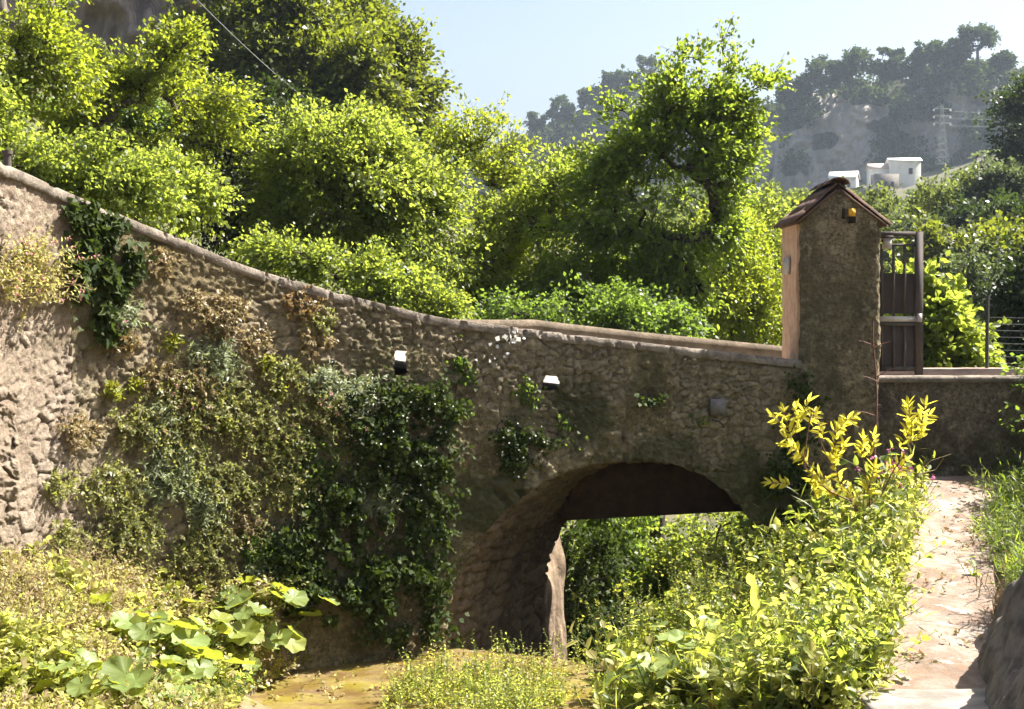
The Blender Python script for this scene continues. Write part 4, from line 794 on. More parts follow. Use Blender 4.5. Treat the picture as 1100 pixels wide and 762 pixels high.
# terraces: grassy ledges held by dry stone walls, right of the houses
M['stone_far'] = simple_mat('terrace_stone', (.30, .27, .22), (.18, .16, .13), .8, .95, .6, 3)
M['terrgrass'] = simple_mat('terrace_grass', (.12, .15, .035), (.16, .15, .05), .5, .95, .5, 4)
for lab, pts, d, h, dep in [('long terrace wall topped with grass below the pylon', (985, 1062, 208, 206), 262, 3.6, 7), ('upper terrace wall topped with bright grass under the cliff', (1028, 1078, 186, 178), 290, 3.2, 7), ('highest short terrace wall at the right under the cliff', (1050, 1100, 170, 160), 315, 3.0, 7), ('lowest terrace wall of the slope beside the shrub row', (940, 1075, 226, 224), 236, 2.6, 6)]:
    tw = thing('terrace_wall', lab, 'wall', 'dry stone terrace walls'); n = 60; ps = np.linspace(pts[0], pts[1], n); py = np.linspace(pts[2], pts[3], n)+2*np.sin(ps/9)
    dd = d+6*np.sin((ps-pts[0])/(pts[1]-pts[0])*3)+2*(fbm(ps/7, d)-.5); x = (ps-CX)/F*dd; z = (HY-py)/F*dd; hh = h*(.8+.4*fbm(ps/8, d, 3))
    f = np.stack([np.stack([x, dd+.25*k, z-hh*(1-k)+.0], -1) for k in (0, .5, 1)], 0); MB().add(f, grid_faces(3, n)).build('face', M['stone_far'], tw)
    f = np.stack([np.stack([x+.2*(fbm(ps, k)-.5), dd+.25+dep*k, z+.9*(fbm(ps/3, k*3, 2)-.35)*(1 if 0 < k < 1 else .3)+.5*k], -1) for k in (0, .12, .3, .6, 1)], 0); MB().add(f, grid_faces(5, n)).build('grass_top', M['terrgrass'], tw); settle(tw, (x[n//2], dd[n//2], z[n//2]-h))
    lv = MB(); nn_ = 700; k = rr.integers(0, n, nn_); u = rr.random(nn_); P = np.stack([x[k]+rr.normal(size=nn_)*.4, dd[k]+.1+dep*u*.5, z[k]+.15+.5*rr.random(nn_)], -1); D = rr.normal(size=(nn_, 3)); N_ = rr.normal(size=(nn_, 3)); N_[:, 2] += 1
    lv.leaves(P, D, N_, .8, .3); o_ = lv.build('overhanging_grass', M['fargreen'], tw); o_.location = -tw.location

# houses on the far slope
M['whitewash'] = simple_mat('whitewash', (.80, .78, .74), (.68, .66, .62), .5, .85, 0); M['pinkroof'] = simple_mat('faded_roof', (.58, .46, .40), (.5, .4, .34), .6, .9, 0); M['greystone'] = simple_mat('ruin_stone', (.19, .17, .145), (.12, .105, .09), .8, .95, .5, 3)
def gable_house(name, lab, x0p, x1p, yb, ye, yr, d, depth, rot=0, wins=(), roofmat='whitewash', wallmat='whitewash'):
    h = thing(name, lab, 'house'); a = at(x0p, yb, d); b = at(x1p, ye, d); wdt = b[0]-a[0]; H = b[2]-a[2]; R = (ye-yr)/F*d; v = []
    hw = wdt/2; pts = [(-hw, 0), (hw, 0), (hw, H), (-hw, H)]
    mb = MB(); v = [[p[0], 0, p[1]-(3 if p[1] == 0 else 0)] for p in pts]+[[p[0], depth, p[1]-(3 if p[1] == 0 else 0)] for p in pts]+[[-hw, depth/2, H+R], [hw, depth/2, H+R]]
    mb.add(v, [[0, 1, 2, 3], [5, 4, 7, 6], [4, 0, 3, 7], [1, 5, 6, 2]]); mb.add(v, [[3, 8, 7], [2, 6, 9]]); mb.build('wall', M[wallmat], h)
    mb = MB(); o_ = .35
    for s_, y_ in ((0, -o_), (1, depth+o_)):
        e = np.array([[-hw-o_, y_, H-.12], [hw+o_, y_, H-.12], [hw+o_, depth/2, H+R+.12], [-hw-o_, depth/2, H+R+.12]]); e = np.concatenate([e, e+[0, 0, .22]]); mb.add(e, [[0, 1, 2, 3], [7, 6, 5, 4], [0, 4, 5, 1], [1, 5, 6, 2], [2, 6, 7, 3], [3, 7, 4, 0]])
    mb.build('roof', M[roofmat], h)
    for (wx, wz, ww, wh) in wins:
        fr = MB().box((wx, -.03, wz), (ww/2, .06, wh/2)).build('window', M['greystone'], h); MB().box((wx, -.11, wz), (ww/2-.12, .02, wh/2-.12)).build('pane', M['black'], fr)
    h.location = ((a[0]+b[0])/2, d, a[2]); h.rotation_euler = (0, 0, rot); return h
gable_house('white_house', 'small white gabled house left of the ruin under the cliff', 891, 919, 206, 191, 184.5, 345, 6.5, -.35, [(1.5, 1.6, .8, 1.2)])
gable_house('white_house', 'larger white house with one window at the cliff foot', 957, 989, 197, 173, 169.5, 352, 7, -.12, [(1.2, 3.0, 1.0, 1.5)])
gable_house('white_house', 'long white house with sloping pinkish roof joined to the larger white house', 935, 958, 197, 181, 176, 355, 6, -.1, [], 'pinkroof')
rs = thing('stone_ruin', 'grey stone building with dark openings in front of the white houses', 'building'); a = at(940, 205, 347); b = at(966, 185, 347); MB().box(((a[0]+b[0])/2, 349, (a[2]+b[2])/2-1), ((b[0]-a[0])/2, 2, (b[2]-a[2])/2+.6)).build('wall', M['greystone'], rs)
for k in (.2, .45, .72): MB().box((a[0]+(b[0]-a[0])*k, 346.98, a[2]+1.6), (.35, .05, .6)).build('window', M['black'], rs)
settle(rs, ((a[0]+b[0])/2, 349, a[2]-1.5))
sw = thing('garden_wall', 'long grey stone wall running between the two white houses', 'wall'); a = at(914, 212, 340); b = at(985, 203, 340); MB().box(((a[0]+b[0])/2, 340, (a[2]+b[2])/2-.8), ((b[0]-a[0])/2, .4, (b[2]-a[2])/2+.9)).build('stones', M['greystone'], sw); MB().box(((a[0]+b[0])/2, 340, b[2]+.12), ((b[0]-a[0])/2+.1, .55, .08)).build('coping', M['stone_far'], sw); settle(sw, ((a[0]+b[0])/2, 340, a[2]-1.6))
# ruined chimney like stump on the cliff
# lattice pylon with wires
py_ = thing('power_pylon', 'thin lattice power pylon standing before the far cliff', 'pylon'); d = 330.; a = at(1012, 176, d); top = at(1012, 112, d)[2]; mb = MB(); hgt = top-a[2]; A_, B_ = [], []
for lv_ in range(9):
    z0, z1 = lv_/9, (lv_+1)/9; w0, w1 = 1.0*(1-z0)+.18, 1.0*(1-z1)+.18
    c0 = [np.array([a[0]+sx*w0, d+sy*w0, a[2]+hgt*z0]) for sx, sy in ((-1, -1), (1, -1), (1, 1), (-1, 1))]; c1 = [np.array([a[0]+sx*w1, d+sy*w1, a[2]+hgt*z1]) for sx, sy in ((-1, -1), (1, -1), (1, 1), (-1, 1))]
    for k in range(4): A_ += [c0[k], c0[k], c0[k]]; B_ += [c1[k], c1[(k+1) % 4], c0[(k+1) % 4]]
mb.frusta(A_, B_, np.full(len(A_), .03), np.full(len(A_), .03), 4); M['steel'] = simple_mat('galvanised_steel', (.26, .27, .27), (.18, .19, .19), 2, .6, 0, metal=.2); mb.build('lattice', M['steel'], py_)
for k, (zf, L_) in enumerate(((.92, 1.9), (.80, 1.9), (.68, 1.9))):
    z = a[2]+hgt*zf; MB().frusta([[a[0]-L_, d, z], [a[0]-L_, d, z]], [[a[0]+L_, d, z], [a[0], d, z+.7]], [.06, .05], [.06, .05], 4).build('cross_arm', M['steel'], py_)
    for sx in (-1, 1): MB().tube([[a[0]+sx*L_, d, z], [a[0]+sx*L_, d, z-.5]], .22, 6).build('insulator', M['whitewash'], py_)
settle(py_, a)
for k, zf in enumerate((.92, .80, .68)):
    z = a[2]+hgt*zf-.55; P = [[a[0]+1.9+u*75, d+u*20, z+u*9-10*u*(1-u)] for u in np.linspace(0, 1, 14)]
    tag(MB().tube(P, .022, 4).build('power_line', M['steel']), ['topmost', 'middle', 'lowest'][k]+' thin power line running right from the pylon', 'cable', 'power lines from the pylon')
q0, q1 = at(120, -95, 15), at(345, 118, 34); P = [q0+(q1-q0)*u-np.array([0, 0, .5*4*u*(1-u)])*.3 for u in np.linspace(0, 1, 20)]
tag(MB().tube(P, .0065, 5).build('overhead_cable', M['steel']), 'thin overhead cable slanting across the dark trees at upper left', 'cable')

# far wood clinging to the cliff and ridge: one mass
lv = MB(); ntry = 2300; ii = rr.integers(0, 169, ntry); jj = rr.integers(0, 419, ntry); ok = rr.random(ntry) < farveg[ii, jj]*.9+.008; ii, jj = ii[ok], jj[ok]
C = farV[ii, jj]; n = len(C); sz = (1.0+2.2*rr.random(n)**2)*1.2; per = 50
P = np.repeat(C, per, 0)+unit(rr.normal(size=(n*per, 3)))*(rr.random((n*per, 1))**.4)*np.repeat(sz, per)[:, None]*np.array([1.15, .9, 1.0])+np.array([0, -.6, .4])*np.repeat(sz, per)[:, None]
D = rr.normal(size=(n*per, 3)); N_ = rr.normal(size=(n*per, 3))*.8; N_[:, 2] += .8; lv.leaves(P, D, N_, .75*np.repeat(sz, per)**.5, .33*np.repeat(sz, per)**.5)
tag(lv.build('distant_woodland', M['farwood']), 'hazy dark woodland clinging to the far cliff and ridge', 'woodland', None, 'stuff')
# single trees standing out on the far skyline
def sky_tree(name, lab, px, pyb, pyt, d, shape, seed, rw):
    b = at(px, pyb, d); H = (pyb-pyt)/F*d; R = rw/F*d
    if shape == 'pine': lobs = [(b[0], d, b[2]+H*.72, R, R, H*.25), (b[0]-R*.5, d, b[2]+H*.6, R*.6, R*.6, H*.2), (b[0]+R*.55, d, b[2]+H*.62, R*.6, R*.6, H*.2)]
    elif shape == 'cypress': lobs = [(b[0], d, b[2]+H*t, R*(1-.6*t), R*(1-.6*t), H*.2) for t in (.25, .45, .65, .82)]
    else: lobs = [(b[0], d, b[2]+H*.55, R, R, H*.42), (b[0]-R*.5, d, b[2]+H*.4, R*.7, R*.7, H*.3), (b[0]+R*.5, d, b[2]+H*.42, R*.7, R*.7, H*.32)]
    return tree(name, lab, 'tree', b-[0, 0, 1.], lobs, 'farwood', 120, 36, .9, .34, max(R*.16, .5), .4, seed, 'trees on the far skyline', hole=.2, hs=.15)
SKY = [('umbrella_pine', 'broad umbrella pine topping the highest crag on the skyline', 1050, 66, 30, 400, 'pine', 101, 17), ('pine_tree', 'rounded pine left of the umbrella pine on the skyline', 1004, 72, 40, 400, 'round', 102, 13), ('pine_tree', 'smaller pine squeezed between two larger pines on the crag', 1026, 70, 42, 402, 'round', 103, 10),
       ('cypress', 'slim dark cypress spire on the saddle of the skyline', 986, 88, 46, 398, 'cypress', 104, 4), ('pine_tree', 'pine just left of the cypress on the skyline', 969, 86, 54, 400, 'round', 105, 12), ('pine_tree', 'pine on the saddle with a gap of sky at its left', 951, 88, 55, 401, 'round', 106, 10),
       ('pine_tree', 'large spreading pine crowning the left shoulder of the cliff', 912, 92, 49, 402, 'round', 107, 19), ('pine_tree', 'dark pine leaning from the left shoulder of the cliff', 886, 98, 62, 404, 'round', 108, 17), ('pine_tree', 'low pine at the far left end of the cliff top', 862, 110, 80, 408, 'round', 109, 11), ('pine_tree', 'little bushy tree where the cliff top meets the walnut', 846, 112, 88, 410, 'round', 110, 7),
       ('broadleaf_tree', 'highest rounded tree on the left ridge beside the walnut', 692, 98, 64, 500, 'round', 111, 15), ('broadleaf_tree', 'rounded tree midway along the left ridge', 665, 104, 74, 500, 'round', 112, 12), ('cypress', 'tiny spire tree on the left ridge', 651, 104, 79, 500, 'cypress', 113, 2.5), ('broadleaf_tree', 'tree low on the left ridge line', 636, 116, 90, 500, 'round', 114, 12), ('broadleaf_tree', 'tree at the lower left end of the ridge above the ash', 605, 130, 106, 502, 'round', 115, 11), ('broadleaf_tree', 'last small tree where the ridge drops behind the ash', 576, 142, 118, 504, 'round', 116, 8), ('shrub', 'dry shrub on the right end of the crag', 1078, 72, 58, 396, 'round', 117, 9)]
for s_ in SKY: sky_tree(*s_)

# ------------------------------------------------------------------ plants made of leafy stems
def stems(base, d0, length, droop, nl, L, W, rg, kind='diamond', leafup=.4, t0=.15, curl=.6, jit=.25):
    """vectorised leafy stems: returns wood segments and leaf arrays"""
    base = np.asarray(base, float); n = len(base); length = np.broadcast_to(length, (n,))[:, None]; d0 = unit(d0)
    def p(t): return base+d0*length*t+np.array([0, 0, -1.])*droop*length*t**2
    A = np.concatenate([p(0), p(.35), p(.7)]); B = np.concatenate([p(.35), p(.7), p(1.0)])
    ts = np.linspace(t0, 1, nl); P, D, N, S = [], [], [], []
    for i, t in enumerate(ts):
        pt = p(t); tg = unit(d0+np.array([0, 0, -2.])*droop*t); a = unit(np.cross(tg, rg.normal(size=(n, 3)))); ph = i*2.4
        b = np.cross(tg, a); o = a*math.cos(ph)+b*math.sin(ph); P.append(pt); D.append(tg*.6+o*.9+rg.normal(size=(n, 3))*jit); nn = tg*.6-o*.2+rg.normal(size=(n, 3))*jit; nn[:, 2] += leafup; N.append(nn); S.append((1.1-.5*t)*(.7+.6*rg.random(n)))
    return (A, B), (np.concatenate(P), np.concatenate(D), np.concatenate(N), np.concatenate(S))
def plant(name, label, cat, base, d0, length, droop, nl, L, W, leaf, stem='greenstem', rs=.0035, flower=None, fl=.03, fn=6, group=None, seed=1, kind='diamond', root=None, fpk=.7, part='foliage', **kw):
    rg = np.random.default_rng(seed); t_ = thing(name, label, cat, group); (A, B), (P, D, N, S) = stems(base, d0, length, droop, nl, L, W, rg, kind, **kw)
    ns_ = len(base)
    if ns_ <= 18:
        for q_ in range(ns_): ii_ = [q_, q_+ns_, q_+2*ns_]; MB().frusta(A[ii_], B[ii_], np.full(3, rs), np.full(3, rs*.8), 3).build('stem', M[stem], t_)
    else: MB().frusta(A, B, np.full(len(A), rs), np.full(len(A), rs*.8), 3).build('stem', M[stem], t_)
    MB().leaves(P, D, N, L*S, W*S, kind).build(part, M[leaf], t_)
    if flower:
        n = len(base); tip = B[2*n:]; pk = rg.random(n) < fpk; tip = tip[pk]
        for tp_ in (tip[:, None] if len(tip) <= 30 else [tip]):
            tq_ = np.repeat(tp_, fn, 0); k = len(tq_); MB().leaves(tq_+rg.normal(size=(k, 3))*fl*(.35 if len(tip) <= 30 else .7), rg.normal(size=(k, 3)), rg.normal(size=(k, 3)), fl, fl*.4).build('flower', M[flower], t_)
    return settle(t_, root if root is not None else np.mean(base, axis=0))
def wall_tuft(px, py, r, n, rg):
    a = rg.uniform(0, 2*PI, n); q = np.sqrt(rg.random(n))*r; P, N = wpoint(px+q*np.cos(a), py+q*np.sin(a)*.8, .02); return P, N
# weeds rooted in the joints of the wall
WW = [ ('pale dry tangle high in the weeds left of the dry dome', 235, 350, 18, 'dry', .15, .3, None), ('pale dry tangle between the rosettes', 160, 400, 18, 'dry', .14, .4, None), ('silver sprigs beside the twin rosette', 165, 450, 16, 'silver', .2, .5, None), ('silver sprigs hanging over the low dry joint', 212, 545, 18, 'silver', .22, .6, None), ('dry twigs sticking out of the low weeds', 255, 555, 18, 'dry', .2, .5, None), ('silver green sprigs against the top of the dark ivy', 345, 410, 18, 'silver', .2, .3, 'pinkflower'), ('sparse silver sprigs inside the dark ivy', 400, 530, 26, 'silver', .2, .5, None), ('mid green sprigs hanging in the dark ivy near the arch', 455, 560, 26, 'midgreen', .22, .6, None), ('mid green sprigs low in the dark ivy', 390, 620, 30, 'midgreen', .22, .6, None), ('straw coloured stems across the middle weeds', 205, 410, 22, 'dry', .18, .4, None),('silvery valerian hanging under the ivy beside the ledge', 128, 340, 16, 'silver', .16, .3, 'pinkflower'), ('dry tangled weed below the coping right of the ivy', 168, 280, 16, 'dry', .14, .5, None), ('small weed with red brown leaves below the coping', 322, 325, 18, 'rust', .13, .4, None),
      ('big dry straw coloured dome of stems on the wall', 272, 370, 16, 'dry', .2, .2, None), ('straw coloured clump right of the dry dome', 300, 402, 24, 'wallgreen', .2, .4, None), ('silver leaved clump left of the dry dome', 222, 385, 26, 'silver', .2, .5, None), ('greenish weed with orange leaves under the valerian', 122, 368, 16, 'rust', .12, .5, None),
      ('yellow green rosette at the left edge of the weeds', 112, 420, 10, 'rosette', .11, .1, None), ('twin yellow green rosette beside the left edge rosette', 138, 415, 7, 'rosette', .11, .1, None), ('bright rosette under the silvery valerian', 180, 368, 8, 'rosette', .12, .1, None), ('yellow rosette low in the middle of the weeds', 238, 458, 8, 'rosette', .11, .1, None), ('pale rosette right of the straw clump', 283, 392, 7, 'rosette', .11, .1, None), ('slim rosette at the right end of the weeds', 294, 418, 7, 'rosette', .11, .1, None),
      ('tall leafy spurge at the right of the weeds near the dark ivy', 376, 425, 22, 'silver', .24, .2, 'lime_tip'), ('bright green tipped sprig against the dark ivy', 396, 478, 9, 'rosette', .16, .2, None), ('leafy weed mass in the middle of the wall', 190, 430, 34, 'wallgreen', .2, .6, 'pinkflower'), ('tangled weed right of the middle mass', 250, 440, 36, 'wallgreen', .22, .6, None), ('weed mass hanging above the dark ivy', 335, 445, 36, 'wallgreen', .24, .5, 'pinkflower'), ('dry hanging weed low on the left stones', 75, 465, 22, 'dry', .15, .6, None),
      ('green trailing weed at the left foot of the wall', 110, 520, 30, 'wallgreen', .2, .6, None), ('silvery trailing clump low in the middle', 175, 510, 34, 'silver', .2, .6, None), ('trailing weed low and right of the silvery clump', 235, 520, 36, 'wallgreen', .22, .6, None), ('dim weed near the foot of the wall beside the dark ivy', 300, 520, 34, 'wallgreen', .22, .7, None), ('weed fringe along the wall foot at left', 130, 570, 32, 'wallgreen', .2, .6, None), ('weed fringe along the wall foot in the middle', 210, 585, 34, 'wallgreen', .2, .6, None), ('weed fringe along the wall foot nearest the dark ivy', 280, 585, 32, 'midgreen', .2, .6, None), ('pale star leaved plant at the wall foot', 268, 612, 8, 'silver', .2, .1, None),
      ('dry weed tuft above the middle mass', 205, 330, 20, 'dry', .14, .4, None), ('dry seeding weed high on the plaster', 240, 335, 22, 'dry', .18, .3, None), ('small green weed below the coping at mid wall', 345, 345, 14, 'wallgreen', .12, .5, None), ('sparse weed on the plaster right of the dry dome', 335, 370, 18, 'dry', .13, .4, None), ('trailing weed left of the middle mass', 140, 455, 26, 'wallgreen', .18, .6, None), ('dense weed under the middle mass', 190, 475, 30, 'wallgreen', .2, .6, None), ('leafy weed between straw clump and dark ivy', 330, 490, 30, 'midgreen', .2, .6, None), ('green weed cluster beneath the straw clump', 290, 470, 28, 'wallgreen', .2, .6, None), ('small weed on the stones right of the pier', 52, 520, 16, 'wallgreen', .14, .6, None), ('weed in the joint low beside the pier', 60, 575, 20, 'wallgreen', .16, .6, None)]
for i, (lab, px, py, r, lf, ln, dr, flw) in enumerate(WW):
    rg = np.random.default_rng(300+i); N_all = None; ros = lf == 'rosette'; n = int((16 if ros else 14+r*r*.085)); P, N = wall_tuft(px, py, r*(.3 if ros else 1), n, rg)
    d0 = N*(.8 if not ros else .9)+rg.normal(size=(n, 3))*(.55 if not ros else .75); d0[:, 2] += .35 if dr < .35 else .05
    d0 = np.where(((d0*N).sum(1) < .15)[:, None], d0+N*.6, d0)
    if ros: plant('rosette_plant', lab, 'plant', P, d0, ln*(.7+.5*rg.random(n)), .1, 5, .075, .016, lf, seed=400+i, group='rosettes on the wall', kind='oval')
    else: plant('wall_weed', lab, 'plant', P, d0, ln*(.4+.9*rg.random(n)), dr*.55*(.2+1.5*rg.random((n, 1))), 10 if lf != 'dry' else 9, .05 if lf != 'silver' else .07, .013 if lf != 'silver' else .010, lf, 'drystem' if lf == 'dry' else 'greenstem', flower=flw, fl=.022, group='weeds on the wall', seed=400+i, rs=.0022, fn=3, fpk=.12)
# ivy and dark creepers clinging to the stone
def creeper(name, lab, cat, blobs, n, L, mat, lift, seed, kind='ivy', group=None, nstem=14, speck=None):
    rg = np.random.default_rng(seed); bl = np.array(blobs, float); wq = bl[:, 2]*bl[:, 3]; k = rg.choice(len(bl), n, p=wq/wq.sum()); a = rg.uniform(0, 2*PI, n); q = np.sqrt(rg.random(n))
    px = bl[k, 0]+q*bl[k, 2]*np.cos(a)*(1+.25*rg.normal(size=n)*.5); py = bl[k, 1]+q*bl[k, 3]*np.sin(a); px = px+rg.normal(size=n)*7; py = py+rg.normal(size=n)*5; clump = fbm(px/15, py/15, seed, 4); ok = clump > .45; px, py, clump = px[ok], py[ok], clump[ok]; n = len(px)
    P, N = wpoint(px, py, .03); P = P+N*(lift*(rg.random(n)*.6+2.2*np.clip(clump-.4, 0, .4)))[:, None]
    wild = .55 if kind == 'ivy' else .8; D = rg.normal(size=(n, 3))*wild+N*.25; D[:, 2] -= .7; Nn = N*.8+rg.normal(size=(n, 3))*wild; Nn[:, 2] += .45
    t_ = thing(name, lab, cat, group); sc = .6+.7*rg.random(n); MB().leaves(P, D, Nn, L*sc, L*.48*sc, kind).build('leaves', M[mat], t_)
    A_, B_ = [], []
    for s_ in range(nstem):
        j = rg.integers(0, len(bl)); x, y = bl[j, 0]+rg.normal()*bl[j, 2]*.4, bl[j, 1]-bl[j, 3]*.9; prev = None
        for st in range(8):
            pt = wpoint(np.array([x]), np.array([y]), .04)[0][0]
            if prev is not None: A_.append(prev); B_.append(pt)
            prev = pt; x += rg.normal()*4; y += bl[j, 3]*.22
    MB().frusta(A_, B_, np.full(len(A_), .006), np.full(len(A_), .005), 4).build('stem', M['bark'], t_)
    if speck:
        m_ = rg.choice(n, speck, replace=False); MB().leaves(P[m_]+N[m_]*.04, rg.normal(size=(speck, 3)), N[m_]+rg.normal(size=(speck, 3))*.3, .022, .009).build('flower', M['white'], t_)
    return settle(t_, P.mean(0))
creeper('ivy', 'dark glossy ivy curtain hanging from the coping at left', 'ivy', [(78,226,12,12),(98,250,26,22),(100,285,30,26),(118,300,22,24),(98,325,22,20),(105,350,16,14),(132,285,10,22)], 2600, .075, 'ivy', .09, 501)
creeper('creeper', 'dark green creeper mass right of the sunlit weeds', 'creeper', [(420,430,36,26),(450,455,40,34),(410,480,46,34),(470,440,22,34),(385,450,26,30)], 4200, .046, 'ivy', .16, 502, 'diamond', 'dark creepers by the arch', speck=90)
creeper('creeper', 'dark creeper draping down beside the arch springing', 'creeper', [(400,540,60,44),(440,530,40,46),(350,545,40,40),(460,500,24,30),(455,570,20,40)], 5200, .048, 'ivy', .18, 503, 'diamond', 'dark creepers by the arch', speck=60)
creeper('creeper', 'lowest dark creeper at the stream edge left of the arch', 'creeper', [(400,620,56,50),(350,620,40,40),(445,635,26,50),(420,670,48,24),(310,600,40,40),(330,640,40,20)], 6200, .05, 'ivy', .22, 504, 'diamond', 'dark creepers by the arch')
creeper('creeper', 'small white flowered creeper above the arch crown at left', 'creeper', [(545,465,18,12),(565,478,16,12),(548,490,12,14),(580,470,10,8)], 1100, .04, 'ivy', .08, 505, 'diamond', None, 6, speck=30)
creeper('creeper', 'thin yellowish creeper strip below the coping', 'creeper', [(490,375,8,14),(494,400,10,20),(490,430,6,18)], 420, .045, 'midgreen', .04, 506, 'diamond', None, 4)
creeper('creeper', 'dark tuft on the stones left of the slate', 'creeper', [(697,424,10,8)], 160, .05, 'ivy', .08, 507, 'diamond', None, 3)
creeper('creeper', 'faint green growth beneath the square drain hole', 'creeper', [(563,425,10,16),(600,460,8,12),(760,455,8,6)], 240, .045, 'midgreen', .04, 508, 'diamond', None, 3)
creeper('creeper', 'dark ivy spilling down the joint between bridge and pillar', 'creeper', [(852,408,6,12),(860,428,9,14),(845,470,14,20),(830,520,16,36),(850,540,24,40),(828,575,14,28)], 2200, .055, 'ivy', .16, 509, 'diamond', None, 6)
creeper('creeper', 'white leaved sprig hanging just under the coping', 'creeper', [(541,362,7,3),(532,370,7,4),(524,378,5,5)], 90, .05, 'white', .05, 510, 'diamond', None, 2)
# flowering valerian bush on the ledge at far left
rg = np.random.default_rng(77); P, N = wall_tuft(18, 300, 40, 150, rg); d0 = N*.6+rg.normal(size=P.shape)*.5; d0[:, 2] += .6
plant('valerian', 'pink flowered valerian with dry stems on the ledge at the far left', 'plant', P, d0, .28*(.5+rg.random(150)), .2, 8, .055, .013, 'bankweed', 'drystem', flower='pinkflower', fl=.026, fn=3, fpk=.2, seed=78, rs=.002)
mb_ = thing('iron_peg', 'short rusty iron peg standing on the coping at far left', 'peg'); q, _ = wpoint(np.array([19.]), np.array([186.]), -.1); MB().tube([q[0], q[0]+[0, 0, .16]], .03, 8).build('shaft', M['rust_iron'] if 'rust_iron' in M else M['metal'], mb_); MB().tube([q[0]+[0, 0, .15], q[0]+[0, 0, .18]], .042, 8).build('head', M['metal'], mb_); settle(mb_, q[0])

# ------------------------------------------------------------------ ground cover and plants in front
def ground_pts(poly, n, rg, dmin=5.5):
    """points spread over a patch of ground given by its outline in the photo"""
    poly = np.array(poly, float); pts = []
    got = 0
    for _ in range(40):
        if got >= n: break
        px = rg.uniform(poly[:, 0].min(), poly[:, 0].max(), n*3); py = rg.uniform(poly[:, 1].min(), poly[:, 1].max(), n*3); k = inpoly(px, py, poly); px, py = px[k], py[k]
        ds = np.linspace(dmin, 15.4, 160); zz = front_z((px[:, None]-CX)/F*ds, np.repeat(ds[None], len(px), 0)); below = (HY-py[:, None])/F*ds < zz; j = below.argmax(1); lim = np.where(px > 860, 15.2, wd(np.clip(px, -260, 860))+.1); d = np.where(below.any(1), ds[j], lim)
        p = np.stack([(px-CX)/F*d, d+rg.uniform(-.05, .05, len(d)), 0*d], -1); p[:, 2] = front_z(p[:, 0], p[:, 1]); p[:, 2] += .07*inpoly(p[:, 0], p[:, 1], BEDXY); l_, r_, z_ = path_edge(p[:, 1]); p[:, 2] = np.where((p[:, 0] > l_+.03) & (p[:, 0] < r_-.03), z_+.05, p[:, 2]); pts.append(p); got += len(p)
    return np.concatenate(pts)[:n]
def cover(name, lab, cat, poly, n, ln, droop, nl, L, W, mats, seed, up=1.0, kind='diamond', rs=.002, spread=.55):
    rg = np.random.default_rng(seed); b = ground_pts(poly, n, rg); k = fbm(b[:, 0]*1.4, b[:, 1]*1.4, seed, 3); b, k = b[k > .36], k[k > .36]; n = len(b)
    d0 = rg.normal(size=(n, 3))*spread; d0[:, 2] = np.abs(d0[:, 2])+up; (A, B), (P, D, N, S) = stems(b, d0, ln*(.45+1.1*rg.random(n))*(.6+1.0*np.clip((k-.36)/.3, 0, 1)), droop, nl, L, W, rg)
    mb = MB(); mb.frusta(A, B, np.full(len(A), rs), np.full(len(A), rs*.8), 3, 0); sel = np.tile(rg.choice(len(mats)-1, n, p=None), nl)
    for i in range(len(mats)-1): q = sel == i; mb.leaves(P[q], D[q], N[q], L*S[q], W*S[q], kind, mi=i+1)
    return tag(mb.build(name, [M[q] for q in mats]), lab, cat, None, 'stuff')
LB = [(-40,596),(60,600),(150,612),(250,628),(340,648),(395,676),(372,694),(330,712),(260,752),(236,790),(-60,800)]
cover('ground_cover', 'pale yellow green weeds carpeting the sunlit left bank', 'weeds', LB, 5200, .15, .25, 8, .055, .016, ['drystem', 'bankweed', 'bankweed', 'weed', 'dry', 'dry'], 601)
cover('dry_grass', 'dry pinkish brown grass at the top left of the bank', 'grass', [(-40,590),(60,600),(140,618),(130,680),(40,690),(-40,700)], 1100, .2, .3, 7, .05, .006, ['drystem', 'dry', 'dry', 'bankweed'], 602)
cover('ground_cover', 'bright lush weeds at the bottom left corner', 'weeds', [(-40,690),(60,700),(110,790),(-40,800)], 500, .18, .2, 8, .08, .026, ['greenstem', 'weed', 'weed', 'bankweed'], 603)
RBP = [(835,560),(900,548),(980,515),(985,540),(975,600),(962,640),(945,700),(925,770),(640,790),(660,716),(720,680),(790,610)]
cover('undergrowth', 'lush yellow green undergrowth on the bank between stream and path', 'undergrowth', RBP, 2300, .34, .25, 10, .10, .034, ['greenstem', 'weed', 'weed', 'bright', 'bright'], 604, kind='oval', rs=.003)
cover('undergrowth', 'small leaved weeds edging the path', 'undergrowth', [(905,590),(975,540),(985,560),(965,660),(935,790),(800,800),(830,740)], 1300, .2, .25, 9, .055, .02, ['greenstem', 'weed', 'bankweed', 'weed'], 605)
cover('grass', 'bright fresh weeds along the bottom edge before the stream bed', 'weeds', [(400,790),(425,752),(480,736),(545,733),(600,742),(635,790)], 900, .2, .12, 9, .05, .012, ['greenstem', 'weed', 'bright', 'weed'], 606, up=1.8, spread=.4)
cover('grass', 'dark shaded grass on the bank at the right edge', 'grass', [(1075,500),(1115,500),(1115,650),(1085,650),(1062,600)], 900, .35, .3, 7, .12, .008, ['greenstem', 'midgreen', 'bright'], 607)
cover('leaf_litter', 'brown dead weeds and litter along the foot of the plastered wall', 'weeds', [(940,495),(1110,495),(1110,512),(940,512)], 260, .12, .3, 6, .04, .01, ['drystem', 'dry', 'rust', 'midgreen'], 608)
cover('long_grass', 'long arching grass blades among the right bank undergrowth', 'grass', RBP, 420, .5, .45, 5, .22, .007, ['greenstem', 'weed', 'bright'], 609)
